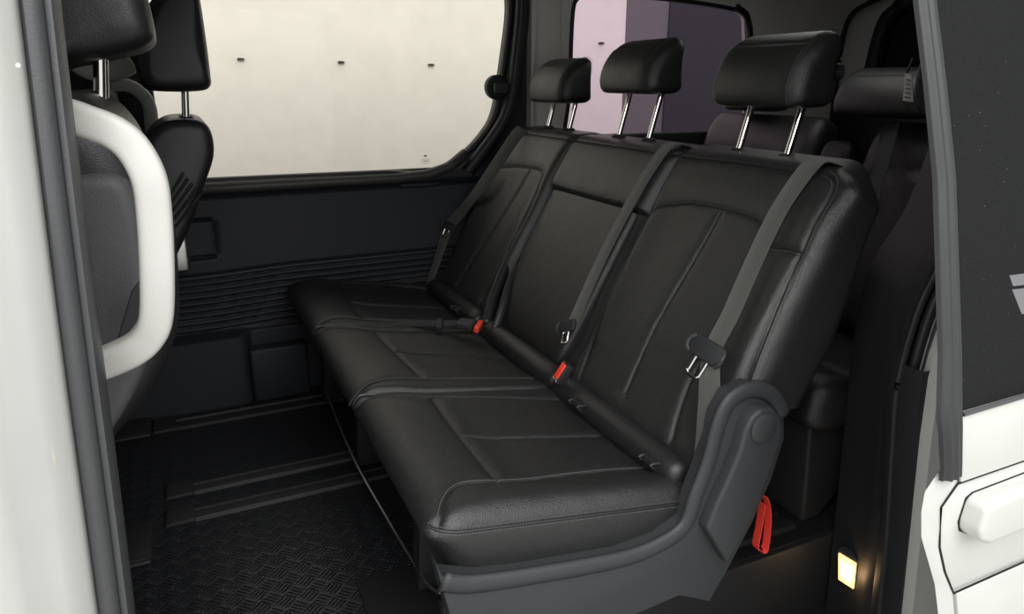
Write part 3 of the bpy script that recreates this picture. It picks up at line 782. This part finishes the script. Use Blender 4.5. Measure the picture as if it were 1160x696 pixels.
# rubber door seals along its edge
sp = [(1.325, -.24), (1.30, 0), (1.278, .2), (1.243, .42), (1.226, .56), (1.245, .70), (1.285, .79), (1.37, .95), (1.49, 1.2)]
for n_, (dx, y, r, m) in enumerate(((-.002, .838, .009, PLA), (.012, .822, .010, RUBB), (.020, .805, .006, PLG))):
    MB().tube(smooth_path([np.array([x+dx, y+.1*float(sstep(z, .75, 1.5)), z]) for x, z in sp], 8), r, 10).build('trim_%d' % (7+n_), m, kind='structure', angle=60)
rows = []
for z in np.linspace(-.24, .60, 20):
    x = float(np.interp(z, [-.24, 0, .2, .42, .56, .62], [1.325, 1.30, 1.278, 1.243, 1.226, 1.222]))
    rows.append([(x+.02, .850, z), (x+.002, .846, z), (x-.004, .83, z), (x-.005, .80, z), (x-.003, .789, z), (x+.03, .784, z)])
MB().sheet(rows).build('trim_17', PLA, kind='structure', angle=50)
# white painted body frame behind the seals
jr = [(1.335, -.3), (1.305, 0), (1.275, .24), (1.247, .45), (1.235, .60), (1.255, .70), (1.30, .80), (1.40, .95), (1.50, 1.2), (1.6, 1.5)]
rows = []
for z in np.linspace(-.3, 1.6, 46):
    x = np.interp(z, [p[1] for p in jr], [p[0] for p in jr]); ty = .10*float(sstep(z, .75, 1.5))
    x -= .012
    rows.append([(x+.03, .83+ty, z), (x+.016, .80+ty, z), (x+.008, .782+ty, z), (x+.012, .765+ty, z), (x+.075, .745+ty, z), (x+.10, .70+ty, z), (x+.3, .685+ty, z), (XR, .69+ty, z)])
MB().sheet(rows).build('wall_left_outer', PAINT, kind='structure', angle=50)
# step lamp low in the quarter trim
la = at(951, 626, y=.985); lb = at(971, 638, y=.935); lc_ = at(968, 667, y=.935); ld = at(951, 656, y=.985)
cen = (la+lb+lc_+ld)/4; nrm = np.cross(lb-la, ld-la); nrm /= np.linalg.norm(nrm)
if nrm[0] > 0: nrm = -nrm
lamp = empty('step_lamp', cen, 'lit warm white step lamp low in the dark rear door trim', 'lamp')
def quadslab(c4, n, t0, t1, sc):
    m = sum(c4)/4; V = [m+(p-m)*sc+n*t0 for p in c4]+[m+(p-m)*sc+n*t1 for p in c4]
    return V, [(0, 1, 2, 3), (7, 6, 5, 4), (0, 4, 5, 1), (1, 5, 6, 2), (2, 6, 7, 3), (3, 7, 4, 0)]
V, F = quadslab([la, lb, lc_, ld], nrm, -.02, .002, 1.18); link('lamp_bezel', V, F, PLG, lamp, bevel=.002)
V, F = quadslab([la, lb, lc_, ld], nrm, -.01, .005, 1.0); link('lamp_lens', V, F, LAMPM, lamp, bevel=.002, label='glowing amber lens')
V, F = quadslab([la, lb, lc_, ld], nrm, -.01, .0062, .55); link('lamp_core', V, F, LAMPC, lamp, bevel=.001)

# ---- near B pillar (left): white body, grey rubber weatherstrip
def pillar_rows(prof):
    rows = []
    for z in np.linspace(-.3, 1.6, 24):
        dx = -.141+(z-.583)*(.033/.602); dy = .05*float(sstep(z, .8, 1.6)); k_ = 1-.12*float(sstep(z, .6, 1.2))
        rows.append([(dx+(a if a < 0 else a*k_*.93), b+dy, z) for a, b in prof])
    return rows
whit = [(-2.1, .66), (-1.3, .62), (-.30, .60), (-.16, .605), (-.13, .615), (-.115, .628), (-.105, .645), (-.085, .655), (-.06, .665), (-.045, .69), (-.02, .715), (-.004, .735), (.0, .752), (.002, .80)]
MB().sheet(pillar_rows(whit)).build('wall_left_front', PAINT, kind='structure', angle=60)
seal = [(.001, .80), (.0, .755), (.006, .742), (.014, .741), (.021, .748), (.0225, .7535), (.025, .750), (.030, .750), (.0325, .757), (.034, .775), (.032, .80), (.028, .84), (.0, .85)]
MB().sheet(pillar_rows(seal)).build('trim_10', RUB, kind='structure', angle=60)
inn = [(.028, .80), (.020, .86), (-.0, .885), (-.16, .90), (-.5, .90), (-2.1, .90)]
MB().sheet(pillar_rows(inn)).build('trim_11', BEI, kind='structure', angle=60)
# small clip / paint chip light dot
dc = at(21, 74, y=.635)
MB().tube([dc, dc+np.array([0, -.002, 0])], .0017, 10).build('paint_plug', HAN, label='tiny white plug on the white door pillar at left', cat='plug')
# grab handle on the near B pillar
hpth = [(40, 128, .85), (72, 130, .87), (100, 139, .86), (130, 151, .85), (152, 170, .845), (169, 203, .84), (175, 245, .84), (178, 310, .84), (177, 358, .845), (168, 381, .85), (150, 397, .855), (118, 411, .865), (85, 420, .87), (50, 426, .86)]
P = smooth_path([at(a, b, y=y) for a, b, y in hpth], 6)
gh = MB().tube(P, .0175, 28, ry=.016, up=(0, 1, 0), power=4).build('grab_handle', HAN, label='large off-white grab handle on the near door pillar at left', cat='handle', group=None, angle=180)
# grab handle on the far B pillar
P = smooth_path([at(a, b, y=YW-.09) for a, b in ((128, 96), (145, 97), (160, 106), (169, 120), (172, 145), (173, 175), (168, 200), (150, 215))], 6)
MB().tube(P, .020, 14, ry=.016, up=(0, 1, 0), power=2.6).build('grab_handle', BEI, label='small grey grab handle on the far door pillar, behind the far front seat', cat='handle', angle=180)

# ================================================================== FRONT SEATS
def rows_profile(prof, y0, y1, r, name, m, parent, bow=0, n=10):
    """loft of an xz profile along y with rounded ends"""
    P = resample([np.array(p) for p in smooth_path([np.array(p) for p in prof], 5, closed=True)]+[np.array(prof[0])], .012)[:-1]
    cen = np.mean(P, axis=0); k = len(P); V = []; F = []
    # normals
    Nn = []
    area = sum(P[i][0]*P[(i+1) % k][1]-P[(i+1) % k][0]*P[i][1] for i in range(k))
    sg = 1 if area > 0 else -1
    for i in range(k):
        t = P[(i+1) % k]-P[i-1]; t /= np.linalg.norm(t); Nn.append(np.array([t[1], -t[0]])*sg)
    sec = [(y0+r-r*math.cos(t), r*(1-math.sin(t))) for t in np.linspace(0, math.pi/2, 7)]
    sec += [(y, 0) for y in np.linspace(y0+r, y1-r, n)[1:-1]]
    sec += [(y1-r+r*math.cos(t), r*(1-math.sin(t))) for t in np.linspace(math.pi/2, 0, 7)]
    for y, ins in sec:
        for p, nn_ in zip(P, Nn):
            q = p-nn_*ins; V.append((q[0], y, q[1]))
    for i in range(len(sec)-1):
        for j in range(k): F.append((i*k+j, i*k+(j+1) % k, (i+1)*k+(j+1) % k, (i+1)*k+j))
    F += [list(range(k))[::-1], [(len(sec)-1)*k+j for j in range(k)]]
    return link(name, V, F, m, parent, angle=180), V
# near front seat
fs = empty('front_seat', (-.25, 1.22, 0), 'near black front seat behind the white grab handle, grey vinyl side', 'seat')
prof = [(-.030, .93), (-.022, .86), (-.034, .78), (-.075, .70), (-.15, .62), (-.25, .53), (-.36, .48), (-.36, .58), (-.28, .75), (-.22, .90), (-.18, 1.05), (-.145, 1.10), (-.10, 1.105), (-.055, 1.05)]
rows_profile(prof, 1.02, 1.46, .055, 'backrest', LEAS, fs)
prof2 = [(-.062, 1.0), (-.055, .88), (-.066, .78), (-.105, .70), (-.17, .62), (-.25, .56), (-.33, .54), (-.32, .62), (-.27, .75), (-.22, .90), (-.2, 1.0), (-.13, 1.01)]
rows_profile(prof2, 1.005, 1.10, .02, 'side_panel', LEAG, fs)
sp_ = [(-.235, 1.0035, .962), (-.15, 1.002, .985), (-.07, 1.004, 1.00)]
headrest(fs, 1.28, -.088, 1.158, w=.27, h=.17, d=.135, sec=[(-.054, -.02), (-.063, .02), (-.062, .052), (-.052, .082), (-.034, .108), (-.010, .130), (.016, .143), (.038, .148), (.050, .144), (.060, .125), (.070, .035), (.062, .012), (.03, .0), (-.03, -.014)], zg=1.085, pox=.006, lean=.14, ps=.03, dirx=-1, stitch=False, guide=False, m=LEAS)
# belt strap near the side of that seat
p = [at(140, 400, y=.96), at(150, 365, y=.96), at(160, 332, y=.96), at(166, 324, y=.97)]
MB().ribbon(p, (.3, -.9, .1), .022, .002).build('strap', WEBD, fs)
rows_profile([(-.36, .36), (-.27, .34), (-.25, .26), (-.30, .18), (-.7, .18), (-.75, .36), (-.5, .40)], 1.02, 1.50, .04, 'seat_cushion', LEAS, fs)
rows_profile([(-.36, .20), (-.38, .02), (-.7, .02), (-.7, .20)], 1.08, 1.44, .01, 'seat_base', PLA, fs)
# far front seat
fs2 = empty('front_seat', (-.2, 2.1, 0), 'far black front seat with mesh pocket, beside the far window', 'seat')
prof = [(.082, 1.0), (.080, .94), (.045, .86), (.010, .78), (-.035, .70), (-.08, .64), (-.16, .58), (-.24, .55), (-.32, .54), (-.30, .60), (-.18, .75), (-.10, .93), (-.06, 1.0), (-.01, 1.03), (.06, 1.028)]
rows_profile(prof, 1.93, 2.36, .028, 'backrest', LEAS, fs2)
rows_profile([(-.36, .36), (-.27, .34), (-.25, .26), (-.30, .18), (-.7, .18), (-.75, .36), (-.5, .40)], 1.90, 2.38, .04, 'seat_cushion', LEAS, fs2)
rows_profile([(-.36, .20), (-.38, .02), (-.7, .02), (-.7, .20)], 1.95, 2.34, .01, 'seat_base', PLA, fs2)
headrest(fs2, 2.09, .022, 1.098, w=.33, h=.25, d=.15, zg=1.03, pox=.018, lean=.10, ps=.05, dirx=-1, stitch=False, guide=True, m=LEAS)
mb = MB()
for i in range(5):
    a = at(193+i*1.5, 222+i*9, y=1.925); b = at(208+i*5, 196+i*6, y=1.925)
    a = np.array([a[0], 1.928, a[2]]); b = np.array([b[0], 1.926, b[2]])
    mb.tube(smooth_path([a, (a+b)/2+np.array([0, -.004, 0]), b], 4), .004, 6)
mb.build('pocket_net', LEAS, fs2)
MB().box(-.08, -.01, 2.50, 2.61, .52, .64).build('buckle_stalk', STE, label='pale metal belt stalk between the far front seat and the side panel', cat='stalk', bevel=.01)

# ================================================================== THIRD ROW
tb = empty('rear_seat', (2.1, 2.1, 0), 'dark leather third-row seat beyond the bench, in front of the far rear window', 'seat', None)
def tmap(x0, lean=22):
    s_, c_ = math.sin(math.radians(lean)), math.cos(math.radians(lean))
    O = np.array([x0, 0, .38]); T_ = np.array([s_, 0, c_]); N_ = np.array([-c_, 0, s_])
    return lambda P: O+P[:, 1:2]*T_+P[:, 2:3]*N_+P[:, 0:1]*np.array([0, 1., 0])
def third(root, y0, y1, hy, hw=.27, x0=1.82, hd=True):
    mid = (y0+y1)/2; w = y1-y0
    seams = [smooth_path([(y0+.06, .05), (y0+.06, .45), (mid-w*.2, .52), (mid+w*.2, .52), (y1-.06, .45), (y1-.06, .05)], 5)]
    P = Pad(y0, y1, 0, .685, .14, (.05, .05), (.04, .10), (.05, .05), seams, tmap(x0), None)
    V, F = P.mesh(.012); link('backrest', V, F, LEA, root, angle=180)
    O = np.array([x0-.50, 0, .44])
    seams = [[(y0+.06, .14), (y1-.06, .14)]]
    P = Pad(y0, y1, 0, .55, .14, (.04, .04), (.06, .03), (.04, .05), seams, lambda P: O+P[:, 1:2]*CT+P[:, 2:3]*CN+P[:, 0:1]*np.array([0, 1., 0]), None)
    V, F = P.mesh(.012); link('seat_cushion', V, F, LEA, root, angle=180)
    if hd: headrest(root, hy, x0+.25, 1.012, w=hw, h=.152, d=.12, zg=.98, stitch=False, lean=.1, posts=False)
    MB().prism([(x0-.46, .30), (x0+.1, .27), (x0+.12, .0), (x0+.02, .0), (x0-.05, .14), (x0-.25, .14), (x0-.38, .0), (x0-.44, .0)], 1, y0+.06, y1-.06).build('seat_base', PLA, root, bevel=.01)
third(tb, 1.86, 2.46, 2.20)
tb2 = empty('rear_seat', (2.1, 1.4, 0), 'dark leather third-row seat seen past the near end of the bench, by the tailgate', 'seat')
third(tb2, 1.08, 1.66, 1.62, hw=.34)
# middle folded armrest block between the two
V, F = Pad(1.70, 1.83, .2, .60, .10, .03, (.03, .04), .03, [], tmap(1.82), None).mesh(.012)
link('armrest', V, F, LEAS, tb2, angle=180)
# belt over the near third row seat
bl4 = empty('seat_belt', (2.0, 1.55, .8), 'dark seat belt across the near third-row seat', 'seat belt')
p = [at(1012, 140, x=2.04), at(1005, 165, x=1.99), at(995, 200, x=1.93), at(985, 240, x=1.86)]
MB().ribbon(smooth_path(p, 5), (-.9, 0, .4), .05, .002).build('webbing', WEBD, bl4)
# near rearmost headrest edge with a paper tag hanging from the belt
tg = empty('paper_tag', at(1029, 100, x=1.99), 'small white printed paper tag hanging near the tailgate window', 'tag')
q = [at(1026, 82, x=1.99), at(1033, 86, x=1.99), at(1035, 116, x=1.99), at(1023, 114, x=1.99)]
V, F = quadslab(q, np.array([-1., 0, 0]), 0, .002, 1); link('tag_paper', V, F, TAG, tg)
mb = MB()
for i in range(5):
    a = at(1026.5-.4*i, 90+5*i, x=1.986); b = at(1031.5, 91+5*i, x=1.986); mb.tube([a, b], .0018, 4)
mb.build('tag_print', INK, tg)
MB().tube([at(1027, 83, x=1.99), at(1032, 72, x=1.99), at(1034, 66, x=1.995)], .004, 6).build('tag_cord', INK, tg)
nb = [np.array(at(1058, 62, x=1.98)), np.array(at(1050, 85, x=1.98)), np.array(at(1048, 110, x=1.98)), np.array(at(1058, 128, x=1.98))]
MB().tube(smooth_path(nb, 5), .024, 12, ry=.03, up=(1, 0, 0)).build('belt_reel_cover', PLA, tb2, angle=180)

# ================================================================== FLOOR DETAILS
def seat_rail(y, x0, label, w=.075):
    r = empty('seat_rail', (x0+.3, y, 0), label, 'rail')
    MB().prism([(y-w/2, 0), (y-w/2+.008, .008), (y-w*.17, .010), (y-w*.15, .003), (y+w*.15, .003), (y+w*.17, .010), (y+w/2-.008, .008), (y+w/2, 0)], 0, x0+.06, 1.35).build('track', PLA, r, angle=20)
    MB().prism([(x0, 0), (x0+.008, .012), (x0+.075, .012), (x0+.08, 0)], 1, y-w/2-.004, y+w/2+.004).build('end_cap', PLA, r, bevel=.003)
    return r
seat_rail(1.865, -.16, 'dark floor seat rail, nearer one of the close middle pair')
seat_rail(1.985+.02, -.16, 'dark floor seat rail, farther one of the close middle pair')
seat_rail(2.465, -.20, 'dark floor seat rail along the foot of the far side panel', .10)
seat_rail(1.18, .20, 'dark floor seat rail nearest the open door, under the bench end', .10)
for (x0, x1, y0, y1, lb) in ((-.33, -.20, 2.40, 2.56, 'square dark floor anchor cover beside the far side panel'), (-.27, -.185, 1.68, 1.86, 'square dark floor anchor cover near the foot of the door pillar')):
    a = MB().box(x0, x1, y0, y1, .0, .012).build('anchor_cover', PLA, label=lb, cat='cover', bevel=.008)
    MB().box(x0+.012, x1-.012, y0+.012, y1-.012, .0115, .0135).build('cover_lid', PLA, a, bevel=.002)
MB().prism([(.24, 1.10), (.47, 1.10), (.47, 1.40), (.25, 1.41)], 2, .001, .008).build('floor_mat', FLO, label='small plain dark mat under the front edge of the bench', cat='mat', bevel=.003)
# low step box at the foot of the far panel
MB().box(.14, .34, 2.525, 2.585, .0, .205).build('heater_box', PLW, label='low dark box at the foot of the far side panel, under the bench end', cat='box', bevel=.012)
# door sill by the near opening
MB().box(-.10, 1.32, .66, .70, -.30, -.21).build('trim_12', PLA, kind='structure', bevel=.01)

# ================================================================== SLIDING DOOR, slid open (right)
sd = empty('sliding_door', (1.6, .58, -.2), 'open white sliding door with dark glass and white handle, right edge of the photo', 'door')
DY = .55
def wy(z): return DY+max(0, min(z, 1.27)-.66)*.25
def wpt(px, py):
    n = np.array([0, 1, -.25]); return onplane(px, py, (0, DY, .66), n)
# glass
gl = [wpt(1024, -260), wpt(1050, -60), wpt(1062, 60), wpt(1078, 200), wpt(1086, 350), wpt(1086, 471)]
gx = [p[0] for p in gl]; gz = [p[2] for p in gl]
zb0 = at(1086, 471, y=DY)[2]
rows = []
for z in np.linspace(zb0-.0, 1.60, 18):
    x = np.interp(z, gz[::-1], gx[::-1]); rows.append([(x-.006, wy(z)+.004, z), (1.5, wy(z)+.004, z), (2.3, wy(z)+.004, z)])
n0 = len(rows)
mb = MB().sheet(rows); mb.sheet([[(p[0], p[1]+.005, p[2]) for p in r] for r in rows]); mb.build('door_glass', DGL, sd, angle=60)
# rubber edge strip of the window frame: rounded ridged column
def edge_px(z):
    return np.interp(z, [at(1087, 541, y=DY)[2], at(1087, 480, y=DY)[2], wpt(1086, 400)[2], wpt(1079, 200)[2], wpt(1068, 100)[2], wpt(1058, 0)[2], wpt(1025, -260)[2]],
                     [at(1087, 541, y=DY)[0], at(1088, 480, y=DY)[0], wpt(1087, 400)[0], wpt(1080, 200)[0], wpt(1070, 100)[0], wpt(1058, 0)[0], wpt(1025, -260)[0]])
def left_px(z):
    return np.interp(z, [at(1065, 536, y=DY)[2], at(1062, 480, y=DY)[2], wpt(1062, 400)[2], wpt(1056, 200)[2], wpt(1046, 100)[2], wpt(1034, 0)[2], wpt(1002, -260)[2]],
                     [at(1065, 536, y=DY)[0], at(1062, 480, y=DY)[0], wpt(1062, 400)[0], wpt(1056, 200)[0], wpt(1046, 100)[0], wpt(1034, 0)[0], wpt(1002, -260)[0]])
rows = []
z_lo = at(1076, 540, y=DY)[2]
for z in np.linspace(z_lo, 1.60, 50):
    e, l = edge_px(z), left_px(z); y = wy(z); w = e-l
    ridge = .0015
    r = [(e, y+.012, z), (e, y-.002, z)]
    for t in np.linspace(.04, .96, 14):
        r.append((e-w*t, y-.003-.008*math.sin(t*math.pi)+.0020*math.cos(t*22), z))
    r += [(l, y+.0, z), (l+.06, y+.022, z), (l+.16, y+.05, z)]
    rows.append(r)
MB().sheet(rows).build('edge_seal', RUBD, sd, angle=60, label='grey rubber edge strip')
# white door skin in three pieces, split by the dark gap lines
def xz(px, py, y=DY): p = at(px, py, y=y); return (p[0], p[2])
zt = xz(1088, 470)[1]
band = [xz(1088, 472), xz(1089, 547), (2.3, xz(1089, 547)[1]-.0005), (2.3, zt+.012)]
MB().prism(band, 1, DY, DY+.03).build('door_skin', PAINT, sd, bevel=.0015)
def zl(x, a, b): return a+(b-a)*x
pa, pb, pc, pd, pe = xz(1089, 549), xz(1069, 580), xz(1066, 622), xz(1074, 652), xz(1083, 671)
mid = [pa, pb, pc, pd, pe, (1.22, pe[1]-.003), (2.3, pe[1]-.0), (2.3, pa[1]+.002)]
MB().prism(mid, 1, DY+.005, DY+.03).build('door_skin', PAINT, sd, bevel=.0015)
low_ = [xz(1084, 673.5), xz(1088, 720), (1.18, -.2), (2.3, -.2), (2.3, pe[1]-.003)]
MB().prism(low_, 1, DY, DY+.03).build('door_skin', PAINT, sd, bevel=.0015)
# black gap behind
fl = [xz(1067, 538), xz(1052, 560), xz(1048, 583), xz(1048, 612), xz(1056, 640), xz(1063, 665), xz(1067, 700), (1.12, -.2)]
inner = [xz(1088, 540), xz(1087, 549), xz(1068, 576), xz(1066, 622), xz(1072, 650), xz(1082, 674), xz(1086, 720), (1.19, -.2)]
MB().tube([(p[0]+.001, DY+.003, p[1]) for p in inner[1:6]]+[(2.3, DY+.003, pe[1]-.0015)], .0018, 6).build('shut_line', GAP, sd)
MB().tube([(inner[1][0], DY+.002, inner[1][1]), (2.3, DY+.002, pa[1]+.001)], .0016, 6).build('shut_line', GAP, sd)
MB().prism([(p[0]+.045, p[1]) for p in inner]+[(1.5, -.2), (1.5, .56)], 1, DY+.012, DY+.036).build('gap_filler', GAP, sd)
rows = []
F2 = resample([np.array([a[0], a[1]]) for a in fl], .012); I2 = resample([np.array(a) for a in inner], .012)
k = 60
def lin(P, t): d = np.linspace(0, 1, len(P)); A = np.array(P); return np.array([np.interp(t, d, A[:, 0]), np.interp(t, d, A[:, 1])])
for t in np.linspace(0, 1, k):
    o_, i_ = lin(fl, t), lin(inner, t)
    r = [(i_[0], DY+.014, i_[1]), (i_[0], DY+.004, i_[1])]
    for s in (.15, .35, .5, .65, .8, .92, 1): 
        q = i_+(o_-i_)*s; r.append((q[0], DY+.002+.004*s*s, q[1]))
    r += [(o_[0]+.03, DY+.016, o_[1]), (o_[0]+.13, DY+.055, o_[1])]
    rows.append(r)
MB().sheet(rows).build('edge_flange', PAINT, sd, angle=60, label='white wavy leading edge of the door')
# handle: a white block grip
h0 = [xz(1094, 578, DY-.02), xz(1096, 606, DY-.02), xz(1104, 614, DY-.02), xz(1130, 622, DY-.02)]
zt_, zb_ = xz(1100, 574, DY-.02)[1]-.002, xz(1110, 618, DY-.02)[1]+.004
hx = xz(1098, 590, DY-.02)[0]+.018
prof = [(hx+.006, zt_-.006), (hx+.02, zt_), (hx+.26, zt_+.004), (hx+.27, zt_-.01), (hx+.27, zb_+.01), (hx+.255, zb_), (hx+.03, zb_), (hx+.008, zb_+.012), (hx, zb_+.03)]
MB().prism(prof, 1, DY-.030, DY+.012).build('door_handle', PAINT, sd, bevel=.009, seg=5, label='white door handle')
MB().prism([(a+(-.0012 if a < hx+.1 else .0012), b+(.0012 if b > (zt_+zb_)/2 else -.0012)) for a, b in prof], 1, DY+.003, DY+.0065).build('handle_gasket', GAP, sd, bevel=.001)
# pale rim line at the foot of the glass
MB().tube([(wpt(1087, 473)[0], DY-.0015, zb0+.001), (2.3, DY-.0015, zb0+.012)], .0035, 8).build('glass_lip', RUB, sd)
# door inside trim
MB().box(1.16, 2.3, DY+.06, DY+.075, -.18, .64).build('inner_panel', PLA, sd, bevel=.004)
# painted reflection: two pale slanted shapes on the glass at the frame edge
st = empty('painted_reflection', tuple(wpt(1160, 330)), 'pale grey slanted painted reflection on the dark door glass at the right edge', 'reflection')
for quad in (((1146, 313), (1175, 309), (1175, 322), (1150, 325)), ((1149, 329), (1175, 326), (1185, 350), (1160, 357))):
    V = [wpt(*q)+np.array([0, .0028, 0]) for q in quad]; V2 = [v+np.array([0, .0020, 0]) for v in V]
    link('reflection_shape', V+V2, [(0, 1, 2, 3), (7, 6, 5, 4), (0, 4, 5, 1), (1, 5, 6, 2), (2, 6, 7, 3), (3, 7, 4, 0)], mat('reflection_grey', (.13, .13, .14), .5), st, smooth=False)

# ================================================================== SHOWROOM OUTSIDE
MB().box(-7, 12, -5, 9, -.55, -.50).build('ground', GROUND, kind='structure')
MB().box(-7, 3.30, 5.0, 5.1, -.5, 4.2).build('wall_far', CREAM, kind='structure')
MB().box(3.30, 3.70, 4.995, 5.1, -.5, 4.2).build('trim_13', MAUV, kind='structure')
MB().box(3.70, 12, 4.98, 5.1, -.5, 4.2).build('trim_14', DARKW, kind='structure')
for i, (px, py) in enumerate(((272, 67), (386, 70.5), (488, 73.5), (681, 49))):
    p = at(px, py, y=4.985)
    lb = ['leftmost tiny dark fixture on the cream wall outside', 'second tiny dark fixture on the cream wall, middle of the three in the long window', 'third tiny dark fixture on the cream wall, near the latch of the long window', 'tiny dark fixture on the wall, seen through the tinted rear side window'][i]
    w_ = MB().box(p[0]-.016, p[0]+.008, 4.965, 5.0, p[2]-.007, p[2]+.007).build('wall_fixture', INK, label=lb, cat='fixture', group='small dark fixtures on the showroom wall', bevel=.002)
    MB().box(p[0]+.010, p[0]+.024, 4.975, 5.0, p[2]-.006, p[2]+.006).build('fixture_cap', RUB, w_, bevel=.002)

# ================================================================== LIGHT
wd_ = bpy.data.worlds.new('world'); SC.world = wd_; wd_.use_nodes = True
bg = wd_.node_tree.nodes['Background']; bg.inputs[0].default_value = (.99, 1, 1, 1); bg.inputs[1].default_value = 1.0
def area(name, loc, target, sx, sy, power, color=(1, .97, .92)):
    l = bpy.data.lights.new(name, 'AREA'); l.shape = 'RECTANGLE'; l.size = sx; l.size_y = sy; l.energy = power; l.color = color
    o = bpy.data.objects.new(name, l); COL.objects.link(o); o.location = loc
    d = Vector(target)-Vector(loc); o.rotation_euler = d.to_track_quat('-Z', 'Y').to_euler(); return o
area('added_key_light', (-.3, -1.6, 3.3), (.5, 1.2, .5), 6.0, 3.0, 300, (1, .985, .96))  # unseen key light added outside the door opening to light the seats
# unseen fill lamp added under the headliner to brighten the rear cabin
def rear_fill(x, y, e):
    t = empty('rear_fill_lamp', (x, y, ZC-.02), 'unseen fill lamp added at the headliner above the third row', 'lamp')
    MB().box(x-.08, x+.08, y-.06, y+.06, ZC-.025, ZC+.005).build('housing', HAN, t, bevel=.006)
    MB().box(x-.06, x+.06, y-.045, y+.045, ZC-.029, ZC-.024).build('lens', mat('fill_lens', (1, 1, 1), .4, emit=((1, .96, .9), 3)), t)
    l = bpy.data.lights.new('rear_fill_light', 'AREA'); l.shape = 'RECTANGLE'; l.size = .4; l.size_y = .5; l.energy = e; l.color = (1, .98, .95)
    o = bpy.data.objects.new('rear_fill_light', l); COL.objects.link(o); o.location = (x, y, ZC-.035)
rear_fill(1.9, 1.8, 1.1)
pl_ = bpy.data.lights.new('step_lamp_bulb', 'POINT'); pl_.energy = .14; pl_.color = (1, .62, .3); pl_.shadow_soft_size = .01
po = bpy.data.objects.new('step_lamp_bulb', pl_); COL.objects.link(po); po.location = cen+nrm*.03

SC.view_settings.view_transform = 'Standard'; SC.view_settings.look = 'None'; SC.view_settings.gamma = 1; SC.view_settings.exposure = 0
SC.view_settings.use_curve_mapping = False
SC.cycles.max_bounces = 8; SC.cycles.transparent_max_bounces = 12
try: SC.cycles.use_denoising = True
except Exception: pass
